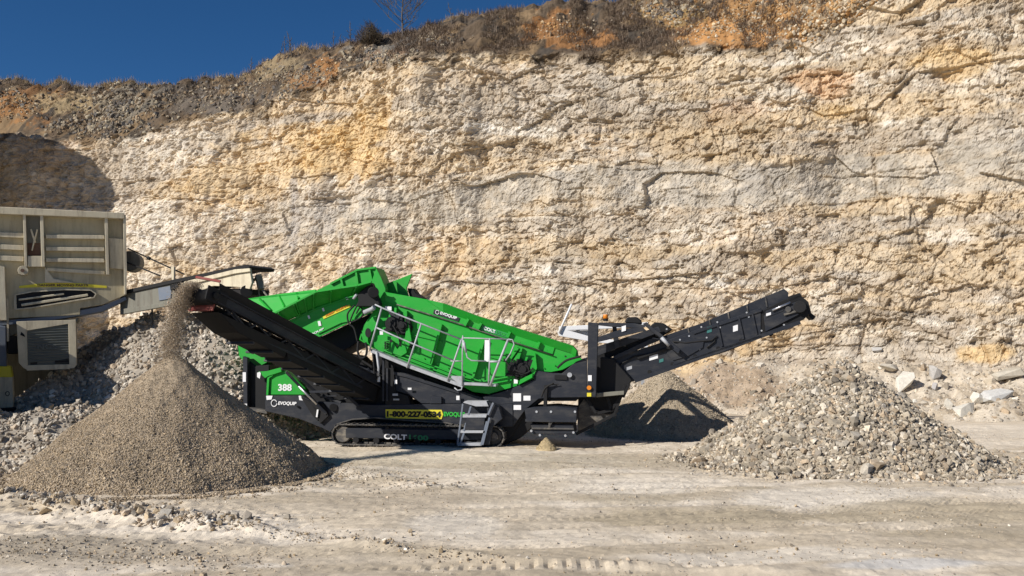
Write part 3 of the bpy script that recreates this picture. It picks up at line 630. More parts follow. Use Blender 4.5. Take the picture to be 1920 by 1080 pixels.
# ------------------------------------------------------------------ brush, grass and bare trees on the upper bank
def tufts(name, spots, mat, label, hmin, hmax, nb, cat, wd=0.012, spread=0.35):
    V = []; Fc = []
    for p in spots:
        for j in range(nb):
            a = rng.uniform(0, 6.28); l = rng.uniform(hmin, hmax); ln = rng.uniform(0.05, spread) * l
            b = p + Vector((rng.normal() * .12, rng.normal() * .12, -0.05)); t = b + Vector((math.cos(a) * ln, math.sin(a) * ln, l))
            m_ = (b + t) / 2 + Vector((rng.normal() * .05, rng.normal() * .05, 0)); sd = Vector((math.cos(a + 1.57), math.sin(a + 1.57), 0)) * wd
            k = len(V); V += [b - sd, b + sd, m_ + sd * .8, m_ - sd * .8, t]; Fc += [(k, k + 1, k + 2), (k, k + 2, k + 3), (k + 3, k + 2, k + 4)]
            if nb > 6:
                t2 = m_ + Vector((rng.normal() * .2, rng.normal() * .2, l * .3)); k = len(V); V += [m_ - sd * .6, m_ + sd * .6, t2]; Fc.append((k, k + 1, k + 2))
    tag(mesh_np(name, np.array([tuple(v) for v in V]), np.array(Fc), mat), label, cat, kind='stuff')
sp = []
for i in range(5200):
    px = rng.uniform(640, 1560); py = float(interp(px, EDGE)) * (1 - 0) ; lo = float(interp(px, SKYL)); t = rng.random()
    p = cliff_at(px, 2.0 + t * 1.0)
    if fbm(np.array([px / 45.]), np.array([t * 3.]), 3, 601)[0] > 0.44 + (.12 if 970 < px < 1130 or 1270 < px < 1520 else 0): sp.append(p)
tufts('brush', sp, M['twig'], 'dry brown brush covering the bank above the right of the quarry face', 0.10, 0.36, 9, 'brush', 0.014, 1.6)
sp = [cliff_at(rng.uniform(-40, 640), 2.0 + rng.random() * 1.0) for _ in range(1700)]
sp = [p for p in sp if vn(np.array([p.x / 1.3]), np.array([p.y / 1.3]), 609)[0] > .42]
tufts('brush', sp, M['twig'], 'sparse brown brush on the bank at the left of the face', 0.08, 0.28, 8, 'brush', 0.012, 1.6)
sp = [cliff_at(rng.uniform(-60, 1150), 2.9 + rng.random() * .15) for _ in range(1500)]
tufts('dry_grass', sp, M['drygrass'], 'pale dry grass fringe along the skyline', 0.12, 0.5, 5, 'grass', 0.010, 0.3)

def bare_tree(px, py, hpx, label, seed, spread=0.5, levels=4, thick=0.012, name='bare_tree', group=None, lean=0.0):
    rs = random.Random(seed); p = cliff_py(px, py, 2.4, 3.02); H = hpx * p.y / F
    root = empty(name, p - Vector((0, 0, .1)), label=label, cat='tree', group=group)
    tr = MB(); br = MB()
    pts = [Vector((0, 0, 0))]; d = Vector((lean, 0, 1))
    for i in range(7):
        d = (d + Vector((rs.gauss(0, .06), rs.gauss(0, .06), 0))).normalized(); pts.append(pts[-1] + d * H / 7)
    tr.tube(pts, H * thick, 6, H * thick * .25)
    def grow(b, d, L, r, lv):
        q = [b]; dd = d
        for i in range(3): dd = (dd + Vector((rs.gauss(0, .14), rs.gauss(0, .14), .10))).normalized(); q.append(q[-1] + dd * L / 3)
        br.tube(q, r, 4, max(r * .5, .007))
        if lv > 0:
            for k in range(4):
                t = q[rs.randint(1, 3)]; a = rs.uniform(0, 6.28); nd = (dd + Vector((math.cos(a), math.sin(a), rs.uniform(-.1, .5))) * .75).normalized()
                grow(t, nd, L * rs.uniform(.45, .65), r * .5, lv - 1)
    nb = 26 if levels > 3 else 9
    for i in range(nb):
        t = 0.18 + .8 * i / nb; b = pts[int(t * 7)].lerp(pts[min(int(t * 7) + 1, 7)], t * 7 % 1); a = i * 2.4 + rs.random()
        grow(b, Vector((math.cos(a), math.sin(a), 0.55)).normalized(), H * spread * (1.1 - t) * rs.uniform(.7, 1), max(H * thick * .45 * (1.1 - t), .016), levels - 2)
    tr.build('trunk', M['bark'], root, smooth=True); br.build('crown', M['bark'], root)
bare_tree(754, 76, 125, 'tall bare leafless tree on the skyline, the largest one', 3, 0.6, 4, 0.016)
for i, (px, py, h_, lb) in enumerate([(548, 108, 52, 'thick leaning bare stem in the sapling clump left of the dark bush'), (530, 112, 50, 'pale thin sapling in the clump left of the thick leaning stem'), (517, 116, 38, 'short sapling on the left side of the sapling clump'),
                                      (538, 110, 44, 'upright sapling in the middle of the sapling clump'), (560, 106, 34, 'low sapling at the right side of the sapling clump'),
                                      (460, 142, 40, 'single thin dark stem standing alone far left on the skyline'), (618, 92, 38, 'thin bare sapling just left of the tall white stem'), (629, 90, 30, 'short bare twiggy sapling between two taller ones'),
                                      (648, 88, 54, 'tall thin whitish stem left of the dark bush'), (862, 44, 46, 'tall thin sapling on the skyline right of the large bare tree'), (980, 28, 22, 'small sapling on the skyline left of the orange soil'), (1032, 20, 24, 'small thin sapling right above the orange soil')]):
    bare_tree(px, py, h_, lb, 20 + i, 0.25, 3, 0.022, 'sapling', 'bare saplings along the skyline', lean=-.28 if i == 0 else rng.normal() * .06)
def bush(px, py, wpx, hpx, label):
    p = cliff_py(px, py, 2.3, 3.02); sc = p.y / F; root = empty('bush', p, label=label, cat='bush')
    st = MB().tube([(0, 0, -.1), (0.02, 0, hpx * sc * .6)], .05, 6, .02); st.build('trunk', M['bark'], root)
    br = MB(); rs = random.Random(5)
    for i in range(150):
        a = rs.uniform(0, 6.28); r = rs.random() ** .7 * wpx * sc * .5; hh = hpx * sc * (1.05 - .75 * (r / (wpx * sc * .5)) ** 1.6) * rs.uniform(.6, 1.1)
        e = Vector((math.cos(a) * r, math.sin(a) * r, hh)); b0 = Vector((e.x * .2, e.y * .2, 0)); mid = b0.lerp(e, .55) + Vector((e.x * .15, e.y * .15, -.1 * hh))
        br.tube([b0, mid, e], .013, 3, .006)
        for k in range(7):
            t = rs.uniform(.35, 1); q = mid.lerp(e, t); br.tube([q, q + Vector((rs.gauss(0, .13), rs.gauss(0, .13), rs.uniform(.02, .25)))], .007, 3, .004)
    br.build('crown', M['cedar'], root)
bush(686, 84, 56, 40, 'dense dark brown bush on the skyline left of the large bare tree')

# ================================================================== the green screening machine
FR = Frame(780, 22.0, math.radians(8))
SM = empty('screening_machine', (FR.O.x, FR.O.y, 0), -FR.th, label='green and charcoal tracked screening machine with two raised conveyors, parked below the quarry face', cat='screening machine')
P = FR.P
def pr(name, mat, pts, y0, y1, bevel=0.012, parent=SM, extra=None):
    mb = MB(); FR.poly(mb, pts, y0, y1)
    if extra:
        for e in extra: FR.poly(mb, *e)
    return mb.build(name, M[mat], parent, bevel)
def text(body, name, mat, fr, px0, px1, py0, py1, yl, parent, slope_py=0.0, ital=False, bold=0.0):
    """lettering fitted between pixel columns px0..px1 on the plane yl of frame fr; slope_py = fall of the line over its length"""
    cu = bpy.data.curves.new(name, 'FONT'); cu.body = body; cu.size = 1; cu.extrude = 0.006; cu.offset = bold
    if ital: cu.shear = 0.25
    ob = bpy.data.objects.new(name, cu); COL.objects.link(ob); dg = bpy.context.evaluated_depsgraph_get()
    me = bpy.data.meshes.new_from_object(ob.evaluated_get(dg)); bpy.data.objects.remove(ob)
    xs = [v.co.x for v in me.vertices]; ys = [v.co.y for v in me.vertices]; x0, x1, y0, y1 = min(xs), max(xs), min(ys), max(ys)
    A = fr.P(px0, py1, yl); B = fr.P(px1, py1 + slope_py, yl); T = fr.P(px0, py0, yl)
    for v in me.vertices:
        s_ = (v.co.x - x0) / (x1 - x0); t_ = (v.co.y - y0) / (y1 - y0)
        q = A.lerp(B, s_) + (T - A) * t_; v.co = Vector((q.x, yl + v.co.z * 0.6, q.z))
    me.materials.clear(); me.materials.append(M[mat]); me.update()
    o = bpy.data.objects.new(name, me); COL.objects.link(o); o.parent = parent; return o
# ---- crawler tracks
def track(y0, y1):
    a = P(641, 818, 0.0); b = P(925, 818, 0.0); zc = 0.30; r = 0.245; xa, xb = a.x, b.x; yc = (y0 + y1) / 2; wd = y1 - y0
    L = xb - xa; per = 2 * L + 2 * math.pi * r; n = 62; mb = MB()
    def at(s):
        s %= per
        if s < L: return Vector((xa + s, yc, zc + r)), Vector((1, 0, 0))
        s -= L
        if s < math.pi * r: t = s / r; return Vector((xb + r * math.sin(t), yc, zc + r * math.cos(t))), Vector((math.cos(t), 0, -math.sin(t)))
        s -= math.pi * r
        if s < L: return Vector((xb - s, yc, zc - r)), Vector((-1, 0, 0))
        s -= L; t = s / r; return Vector((xa - r * math.sin(t), yc, zc - r * math.cos(t))), Vector((-math.cos(t), 0, math.sin(t)))
    for i in range(n):
        p, d = at(i * per / n); nrm = Vector((-d.z, 0, d.x)); R = Matrix((d, Vector((0, 1, 0)), nrm)).transposed()
        mb.box(p + nrm * .006, (per / n * .93, wd, .028), R); mb.box(p + nrm * .028 - d * .03, (.018, wd, .034), R)
        mb.box(p - nrm * .03, (per / n * .8, .12, .04), R)
    o = mb.build('crawler_track', M['track'], SM)
    f = MB(); f.box(((xa + xb) / 2 - .02, yc, zc + .03), (L - .18, wd - .1, .26)); f.box(((xa + xb) / 2 - .05, yc, zc + .17), (L - .7, wd - .22, .05))
    fr_ = f.build('track_frame', M['navy'], o, .02)
    w_ = MB()
    for i in range(7): x = xa + .35 + i * (L - .7) / 6; w_.cyl((x, yc - .17, zc - .135), (x, yc + .17, zc - .135), .075, 14)
    for i in range(2): x = xa + L * (.3 + .35 * i); w_.cyl((x, yc - .15, zc + .165), (x, yc + .15, zc + .165), .05, 12)
    w_.build('roller', M['black'], o, smooth=True)
    MB().cyl((xa, yc - .15, zc), (xa, yc + .15, zc), .21, 24).build('idler_wheel', M['track'], o, .02)
    sp_ = MB().cyl((xb, yc - .1, zc), (xb, yc + .1, zc), .19, 24); sp_.cyl((xb, yc - .2, zc), (xb, yc + .2, zc), .11, 16)
    for k in range(13):
        t = k * 2 * math.pi / 13; sp_.box((xb + .2 * math.cos(t), yc, zc + .2 * math.sin(t)), (.04, .1, .04), Matrix.Rotation(-t, 3, 'Y'))
    sp_.build('sprocket', M['track'], o)
    return fr_
tf = track(0.0, 0.42); track(2.08, 2.5)
text('COLT', 'lettering', 'white', FR, 720, 763, 813, 823, 0.04, tf, 2, bold=.035)
text('1600', 'lettering', 'dkgreen', FR, 767, 803, 814.5, 824.5, 0.04, tf, 2, bold=.035)
# ---- chassis
ch = pr('chassis', 'navy', [(497, 742), (566, 742), (584, 752), (619, 754), (700, 759), (870, 757), (915, 760), (962, 757), (962, 800), (880, 804), (866, 800), (840, 794), (760, 789), (700, 784), (655, 787), (632, 796), (619, 810), (603, 802), (560, 785), (497, 771)],
        0.28, 0.42, extra=[([(600, 748), (960, 750), (960, 806), (880, 808), (760, 795), (655, 793), (610, 800)], 2.1, 2.25)])
ed = MB(); 
for a, b in [((632, 795), (660, 786)), ((660, 786), (703, 783)), ((703, 783), (765, 788)), ((765, 788), (840, 793)), ((840, 793), (868, 800))]:
    ed.beam(P(*a, .25), P(*b, .25), .09, .03)
ed.build('mudguard_edge', M['track'], SM)
pr('phone_sign', 'yellow', [(723, 767.5), (828, 768.5), (831, 777), (828, 786), (723, 784.5)], 0.262, 0.275, .002)
text('1-800-227-0534', 'phone_number', 'black', FR, 725, 827, 770.5, 782, 0.258, SM, 1, bold=.06)
text('EVOQUIP', 'lettering', 'yelgreen', FR, 832, 872, 772, 782, 0.268, SM, 1, bold=.035)
text('EVOQUIP', 'lettering', 'white', FR, 521, 556, 752.5, 760, 0.268, SM, 1, ital=True, bold=.035)
rg = MB(); c0 = P(514, 756, .268); pts = [c0 + Vector((math.cos(t) * .075, 0, math.sin(t) * .085)) for t in np.linspace(.4, 6.2, 20)]
rg.tube(pts, .012, 6).build('ring_emblem', M['white'], SM)
pr('white_bracket', 'white', [(499, 742), (511, 742), (509, 749), (500, 750)], .262, .275, 0, extra=[([(560, 742), (564, 742), (568, 751), (561, 750)], .262, .275)])
pr('power_pack', 'black', [(560, 700), (700, 690), (735, 690), (740, 765), (960, 775), (960, 820), (640, 800), (600, 775)], .55, 1.95, .02)
pr('rear_frame', 'black', [(462, 672), (480, 686), (505, 684), (505, 742), (497, 770), (466, 765)], .5, 2.2, .02)
pr('rear_post', 'navy', [(455, 668), (464, 671), (464, 768), (456, 768)], .35, .5, .01, extra=[([(455, 700), (463, 700), (463, 718), (455, 718)], 2.2, 2.3)])
pr('reflector', 'white', [(455, 698), (461, 698), (461, 716), (455, 716)], .335, .347, 0, extra=[([(457, 757), (463, 757), (463, 767), (457, 767)], .335, .347)])
pr('fender', 'track', [(468, 764), (500, 770), (500, 776), (468, 769)], .3, .6, 0)
# engine bay cover at the rear
ec = pr('engine_cover', 'green', [(501, 741), (503, 708), (528, 692), (536, 697), (556, 712), (572, 728), (575, 741)], .45, 2.0, .02)
pr('cover_edge', 'green', [(499, 741), (501, 706), (527, 689), (529, 693), (505, 709), (503, 741)], .40, .46, .004)
pr('cover_arm', 'green', [(484, 697), (500, 696), (526, 689), (528, 697), (503, 705), (497, 709)], .38, .5, .004)
pr('cover_arm', 'white', [(482, 699), (487, 697), (489, 700), (487, 710), (482, 707)], .36, .37, 0)
text('388', 'lettering', 'white', FR, 521.5, 547, 720, 733, .442, ec, 0, bold=.035)
# ---- screen box
SBY = .42; TOPL = [(720, 547), (798, 561), (833, 569), (901, 595), (960, 613), (1023, 633), (1074, 648), (1083, 657), (1085, 668), (1093, 675)]
sb_pts = [(693, 595), (712, 560)] + TOPL + [(1077, 682), (1054, 694), (1033, 698), (1009, 696), (1001, 711), (970, 724), (917, 739), (887, 735), (864, 723), (820, 706), (760, 684), (712, 660), (693, 650), (673, 637), (682, 609)]
sb = pr('screen_box', 'green', sb_pts, SBY, SBY + .05, .01)
pr('screen_box', 'green', sb_pts, 2.1, 2.15, .01)
# boxed flange along the top, folding outwards
TL = [(833, 571), (901, 596), (960, 614), (1023, 634), (1074, 650), (1082, 658)]
fl = MB()
for a, b in zip(TL[:-1], TL[1:]):
    A0, B0 = P(a[0], a[1] - 1, SBY - .02), P(b[0], b[1] - 1, SBY - .02); A1, B1 = P(a[0] - 4, a[1] + 12, SBY - .12), P(b[0] - 4, b[1] + 12, SBY - .12)
    A2, B2 = P(a[0] - 4, a[1] + 15, SBY), P(b[0] - 4, b[1] + 15, SBY)
    # the flange leans back under its lip, so it shows a darker face
    A1 = Vector((A1.x, SBY - .015, A1.z)); B1 = Vector((B1.x, SBY - .015, B1.z)); A0.y = B0.y = SBY - .15
    fl.add([A0, B0, B1, A1, Vector((A0.x, SBY + .02, A0.z + .01)), Vector((B0.x, SBY + .02, B0.z + .01))], [(0, 1, 2, 3), (4, 5, 1, 0)])
o = fl.build('top_flange', M['green'], SM); m_ = o.modifiers.new('t', 'SOLIDIFY'); m_.thickness = .008
pr('upper_panel', 'green', [(720, 549), (800, 563), (833, 585), (900, 607), (1000, 640), (1040, 652), (1036, 665), (990, 652), (940, 636), (860, 609), (780, 582), (744, 571), (722, 566)], SBY - .03, SBY + .001, .006)
lip = MB(); lip.tube([P(744, 571, SBY - .06), P(800, 588, SBY - .06), P(870, 610, SBY - .06), P(940, 634, SBY - .06), P(1038, 666, SBY - .06)], .017, 8); lip.build('grease_line', M['track'], SM, smooth=True)
rb = []
def rib(a, b, wd=.06, dp=.13, name='rib', mat='green'):
    MB().beam(P(*a, SBY - dp / 2), P(*b, SBY - dp / 2), dp, wd, up=(1, 0, 0.2)).build(name, M[mat], SM, .004)
for a, b in [((828, 608), (809, 682)), ((909, 634), (888, 706)), ((972, 652), (958, 672)), ((879, 598), (872, 611)), ((903, 606), (897, 617)), ((957, 622), (952, 633)), ((1012, 641), (1008, 652)), ((743, 577), (741, 600)), ((762, 583), (764, 640))]:
    rib(a, b)
lo = [(716, 655), (760, 672), (812, 692), (864, 712), (905, 722), (960, 712)]
for off in (0, -7): 
    m_ = MB()
    for a, b in zip(lo[:-1], lo[1:]): m_.beam(P(a[0], a[1] + off, SBY - .03), P(b[0], b[1] + off, SBY - .03), .07, .03)
    m_.build('stiffener', M['green'], SM)
m_ = MB()
for a, b in [((775, 628), (830, 641)), ((828, 620), (866, 634)), ((915, 668), (945, 676))]: m_.beam(P(*a, SBY - .02), P(*b, SBY - .02), .04, .02)
m_.build('stiffener', M['green'], SM)
pr('end_plate', 'green', [(676, 636), (683, 610), (699, 594), (706, 592), (706, 615), (697, 622), (690, 632), (690, 642), (697, 650)], SBY - .12, SBY - .01, .006)
pr('lower_flange', 'green', [(745, 655), (757, 640), (765, 650), (762, 662), (752, 668), (735, 662), (716, 651), (715, 640), (735, 638)], SBY - .10, SBY - .01, .006)
def disc(px, py, r, mt='black', name='opening', y=SBY - .135, sq=1.0):
    c = P(px, py, y); mb = MB(); mb.tube([c, c + Vector((0, .008, 0))], r, 20); mb.v = [(x, yy, c.z + (z - c.z) * sq) for x, yy, z in mb.v]; mb.build(name, M[mt], SM)
disc(690, 624, .075, sq=1.6, y=SBY - .13); disc(733, 639, .04, y=SBY - .11); disc(745, 648, .025, y=SBY - .11); disc(1060, 668, .02, y=SBY - .012)
pr('shaft_guard', 'navy', [(728, 585), (736, 583), (742, 592), (748, 585), (752, 590), (746, 600), (736, 600)], SBY - .16, SBY - .1, .006)
pr('shaft_guard', 'black', [(950, 688), (962, 672), (972, 678), (985, 676), (1000, 684), (1006, 700), (992, 706), (965, 704)], SBY - .10, SBY - .012, .01)
pr('shaft_guard', 'black', [(722, 618), (728, 596), (745, 590), (768, 596), (774, 615), (768, 630), (752, 628), (735, 622)], SBY - .07, SBY - .012, .01)
m_ = MB()
for x, y in [(700, 600), (686, 615), (680, 634), (768, 575), (790, 580), (820, 590), (850, 600), (890, 613), (930, 627), (975, 641), (1000, 649), (1025, 657), (840, 690), (870, 702), (900, 712), (820, 682), (795, 672), (1020, 690), (1040, 685)]: c = P(x, y, SBY - .035); m_.cyl(c, c + Vector((0, .03, 0)), .016, 8)
m_.build('bolt_head', M['green'], SM)
# exciter and spring seats
def exciter(cx, cy, s=1.0):
    m = MB(); c = P(cx, cy, SBY - .02)
    m.cyl(c, c + Vector((0, -.16, 0)), .20 * s, 22); m.cyl(c + Vector((0, -.16, 0)), c + Vector((0, -.2, 0)), .12 * s, 16); m.box(c + Vector((0.0, -.05, -.16)), (.5 * s, .12, .08)); m.box(c + Vector((.22 * s, -.06, .08)), (.14, .12, .3))
    m.build('exciter', M['black'], SM, .01)
exciter(738, 607, .9); exciter(757, 611, .62); exciter(963, 690, .7); exciter(982, 692, .8)
def gusset(pts, d=.14): pr('gusset', 'green', pts, SBY - d, SBY - .012, .004)
gusset([(729, 590), (737, 588), (733, 603), (727, 603)]); gusset([(765, 600), (772, 640), (764, 655), (758, 640)]); gusset([(976, 655), (980, 652), (972, 680), (956, 684)], .1); gusset([(1004, 662), (1007, 690), (1000, 706), (994, 690)], .16); gusset([(975, 712), (999, 700), (998, 708), (972, 722)], .2)
def spring(px, py, h, yl=SBY - .12):
    c = P(px, py, yl); m = MB(); pts = [c + Vector((.055 * math.cos(t), .055 * math.sin(t), h * t / 31.4)) for t in np.linspace(0, 31.4, 60)]
    m.tube(pts, .012, 5).build('spring', M['black'], SM, smooth=True)
for x, y in [(725, 655), (772, 655), (970, 712), (988, 708)]: spring(x, y, .2)
MB().cyl(P(727, 578, SBY - .13), P(727, 578, SBY - .04), .05).build('warning_disc', M['white'], SM)
for x, y, w_, h_, mt in [(728, 578, 12, 8, 'white'), (715, 624, 6, 7, 'white'), (967, 715, 7, 8, 'white')]: pr('sticker', mt, [(x - w_ / 2, y - h_ / 2), (x + w_ / 2, y - h_ / 2 + 1), (x + w_ / 2, y + h_ / 2), (x - w_ / 2, y + h_ / 2)], SBY - .155, SBY - .145, 0)
# lettering plates along the top
lp = pr('name_plate', 'navy', [(814, 580), (862, 596), (859, 603), (812, 588)], SBY - .05, SBY - .032, 0)
text('EVOQUIP', 'lettering', 'white', FR, 825, 857, 583.5, 590, SBY - .055, lp, 10.5, ital=True, bold=.035)
rg = MB(); c0 = P(820, 585.5, SBY - .058); rg.tube([c0 + Vector((math.cos(t) * .045, 0, math.sin(t) * .05)) for t in np.linspace(.4, 6.2, 16)], .008, 6).build('ring_emblem', M['white'], lp)
lp = pr('name_plate', 'dkgreen', [(904, 609), (956, 627), (953, 634), (902, 618)], SBY - .05, SBY - .032, 0)
text('COLT', 'lettering', 'white', FR, 907, 929, 611.5, 618, SBY - .055, lp, 7.5, bold=.035); text('1600', 'lettering', 'green', FR, 931, 951, 619.5, 625.5, SBY - .055, lp, 6.5, bold=.035)
# inside decks and end closing
MB().box(P(720, 620, 1.3) , (.08, 1.6, .55)).build('feed_plate', M['green'], SM)
dk = MB(); a = P(725, 590, .5); b = P(1060, 685, .5); dk.add([Vector((a.x, .48, a.z)), Vector((b.x, .48, b.z)), Vector((b.x, 2.09, b.z)), Vector((a.x, 2.09, a.z)), Vector((a.x, .48, a.z - .06)), Vector((b.x, .48, b.z - .06)), Vector((b.x, 2.09, b.z - .06)), Vector((a.x, 2.09, a.z - .06))],
    [(0, 1, 2, 3), (7, 6, 5, 4), (0, 4, 5, 1), (2, 6, 7, 3), (0, 3, 7, 4), (1, 5, 6, 2)]); dk.build('screen_deck', M['black'], SM)
pr('under_tray', 'black', [(700, 655), (760, 690), (900, 742), (960, 730), (1000, 712), (1000, 735), (900, 752), (740, 705), (700, 690)], .52, 2.05, .01)
# ---- far flap and motor at the top of the screen box
pr('feed_flap', 'green', [(722, 533), (773, 513), (762, 541), (769, 566), (745, 558), (722, 552)], 1.5, 1.56, .008)
pr('far_motor', 'black', [(763, 540), (775, 541), (781, 550), (795, 559), (783, 564), (770, 563)], 1.6, 2.0, .02)
MB().tube([P(722, 546, 1.1), P(740, 553, 1.1), P(770, 560, 1.1), P(800, 570, 1.0)], .02, 6).build('pipe', M['black'], SM)
# ---- feed hopper
hp = MB(); y_lo, y_rim = .35, -.05
LOW = [P(530, 606, y_lo), P(593, 577, y_lo), P(652, 558, y_lo), P(700, 552, y_lo), P(704, 582, y_lo), P(658, 604, y_lo), P(620, 622, y_lo), P(579, 641, y_lo)]
hp.prism(LOW, [p + Vector((0, .04, 0)) for p in LOW]); hp.build('hopper_side', M['green'], SM, .008)
hp = MB(); RIM = [P(510, 590, y_rim), P(593, 547, y_rim), P(640, 539.5, y_rim), P(671, 535, y_rim), P(697, 528, y_rim)]
BOT = [LOW[0] + Vector((0, -.005, 0)), LOW[1] + Vector((0, -.005, 0)), P(640, 561.5, y_lo - .005), P(664, 553, y_lo - .005), P(690, 545, y_lo - .005)]
for i in range(4): hp.add([RIM[i], RIM[i + 1], BOT[i + 1], BOT[i]], [(0, 3, 2, 1)])
o = hp.build('hopper_wing', M['green'], SM); m_ = o.modifiers.new('t', 'SOLIDIFY'); m_.thickness = .02
hp = MB()
for i in range(4): hp.beam(RIM[i], RIM[i + 1], .06, .05)
hp.build('hopper_rim', M['green'], SM, .006)
for t, i in [(.15, 0), (.55, 0), (.95, 0), (.6, 1), (.9, 2), (.5, 0), (.75, 0)]:
    a = RIM[i].lerp(RIM[i + 1], t); b = BOT[i].lerp(BOT[i + 1], t); MB().beam(a + Vector((0, -.01, -.03)), b + Vector((0, -.05, 0)), .05, .03, up=(1, 0, 0)).build('rib', M['green'], SM)
m_ = MB(); m_.beam(P(532, 607, .33), P(593, 578, .33), .04, .03); m_.beam(P(593, 578, .33), P(652, 559, .33), .04, .03); m_.beam(P(596, 625, .33), P(640, 604, .33), .03, .035); m_.beam(P(640, 604, .33), P(662, 600, .33), .03, .035); m_.build('fold', M['green'], SM)
# left end wing
ew = MB(); E = [P(463, 562, .5), P(520, 553.5, .6), P(593, 544.5, .2), P(593, 549, -.02), P(510, 590, -.04)]
ew.add(E, [(4, 3, 2, 1, 0)]); o = ew.build('end_wing', M['green'], SM); m_ = o.modifiers.new('t', 'SOLIDIFY'); m_.thickness = .03
for a, b in [((487, 561), (507, 582)), ((524, 555), (534, 575)), ((556, 550), (560, 560))]: MB().beam(P(*a, .28), P(*b, .0), .05, .05).build('rib', M['green'], SM)
MB().beam(E[0], E[1], .05, .05).beam(E[1], E[2], .05, .05).build('hopper_rim', M['green'], SM, .006)
# far wall inside
FW = [(463, 563), (593, 545), (620, 531.5), (671, 505.5), (705.5, 501), (713, 520), (722, 540), (722, 570), (690, 590), (600, 600), (520, 590)]
pr('hopper_far_wall', 'green', FW, 2.0, 2.05, .01)
m_ = MB()
for a, b in [((640, 524), (646, 548)), ((693, 506), (700, 540)), ((668, 511), (672, 540))]: m_.beam(P(*a, 1.96), P(*b, 1.96), .06, .05, up=(1, 0, 0))
m_.build('rib', M['green'], SM); m_ = MB(); m_.beam(P(620, 532, 1.97), P(671, 506, 1.97), .07, .05); m_.beam(P(671, 506, 1.97), P(705, 501.5, 1.97), .07, .05); m_.build('hopper_rim', M['green'], SM)
pr('end_post', 'green', [(697, 527), (706, 501), (722, 538), (720, 571), (706, 575), (700, 548)], 1.2, 1.9, .01)
pr('back_plate', 'green', [(705, 501.5), (714, 519), (723, 541), (723, 570), (714, 574), (708, 540)], .9, 1.15, .008)
pr('feed_drive', 'black', [(668, 553), (680, 543), (696, 529), (703, 545), (713, 572), (700, 575), (668, 575), (672, 563)], .1, .34, .02)
MB().cyl(P(700, 548, .0), P(700, 548, .3), .14, 18).build('drive_motor', M['black'], SM, .01)
MB().cyl(P(663, 560, .15), P(669, 552, .1), .035, 10).build('valve', M['galv'], SM)
MB().tube([P(683, 586, .1), P(697, 580, .05), P(702, 576, .02)], .06, 10).build('cylinder_barrel', M['galv'], SM, smooth=True)
pr('feeder', 'black', [(579, 642), (658, 605), (704, 583), (692, 597), (682, 610), (673, 640), (655, 652), (622, 667), (590, 660)], .75, 2.2, .02)
pr('hopper_tail', 'green', [(446, 644), (473, 650), (509, 675), (481, 690), (460, 680), (448, 668)], .9, 2.2, .008)
# hopper lettering and stickers
m_ = MB(); FR.poly(m_, [(605, 594), (655, 571), (658, 575), (607, 598)], .335, .345); m_.build('warning_strip', M['yellow'], SM)
text('KEEP CLEAR', 'lettering', 'orange', FR, 611, 652, 590.5, 593.5, .328, SM, -19.5, bold=.035)
text('EVOQUIP', 'lettering', 'white', FR, 573, 607, 630, 634.5, .34, SM, -16, bold=.03)
for x, y, w_, h_ in [(579, 595, 3, 6), (599, 607, 5, 9), (606, 581, 3, 6), (650, 560, 4, 5)]: pr('sticker', 'white', [(x - w_ / 2 - 1, y - h_ / 2), (x + w_ / 2 - 1, y - h_ / 2 - 1), (x + w_ / 2 + 1, y + h_ / 2 - 1), (x - w_ / 2 + 1, y + h_ / 2)], .33, .345, 0)
# hoses
for pts, r in [([(665, 572), (652, 588), (654, 606), (664, 616), (670, 640)], .022), ([(672, 568), (661, 590), (658, 604), (680, 592), (676, 576), (668, 588)], .02),
               ([(672, 640), (671, 660), (677, 671), (685, 668), (688, 655), (685, 642)], .03), ([(699, 660), (702, 700), (700, 720)], .025), ([(706, 655), (709, 690), (706, 712)], .02), ([(640, 665), (670, 672), (700, 690)], .03), ([(730, 600), (745, 625), (752, 650)], .02), ([(944, 672), (960, 690), (985, 700), (1000, 690)], .02), ([(1015, 745), (1022, 728), (1038, 718)], .022), ([(1045, 690), (1062, 676), (1090, 668)], .03)]:
    pp = [P(x, y, .2 if x < 940 else .22) for x, y in pts]
    q = []
    for i in range(len(pp) - 1):
        p0, p1, p2, p3 = pp[max(i - 1, 0)], pp[i], pp[i + 1], pp[min(i + 2, len(pp) - 1)]
        for k in range(5): t = k / 5; q.append(.5 * ((2 * p1) + (p2 - p0) * t + (2 * p0 - 5 * p1 + 4 * p2 - p3) * t * t + (3 * p1 - p0 - 3 * p2 + p3) * t ** 3))
    q.append(pp[-1]); MB().tube(q, r, 7).build('hydraulic_hose', M['rubber'], SM, smooth=True)
# ---- walkway, railing and steps
WY = -.02
wk = MB()
for a, b in [((695, 654), (765, 683)), ((765, 683), (866, 720))]:
    A, B = P(*a, WY), P(*b, WY); wk.add([A, B, B + Vector((0, .38, 0)), A + Vector((0, .38, 0)), A + Vector((0, 0, -.09)), B + Vector((0, 0, -.09)), B + Vector((0, .38, -.09)), A + Vector((0, .38, -.09))], [(0, 1, 2, 3), (7, 6, 5, 4), (0, 4, 5, 1), (2, 6, 7, 3), (0, 3, 7, 4), (1, 5, 6, 2)])
A, B = P(842, 704, WY), P(868, 706, WY); FR.poly(wk, [(842, 705), (867, 706), (867, 724), (862, 722)], WY - .01, WY + .3)
FR.poly(wk, [(867, 716.5), (930, 721), (930, 725), (867, 722)], WY, WY + .4)
wk.build('walkway', M['galv'], SM, .006)
def rail(pts, r=.020, name='handrail', yl=WY - .02, mat='galv'): return MB().tube([P(x, y, yl) for x, y in pts], r, 8).build(name, M[mat], SM, smooth=True)
rail([(703, 571), (718, 578), (757, 594), (790, 607), (866, 637)]); rail([(705, 614), (740, 630), (775, 645), (853, 677)])
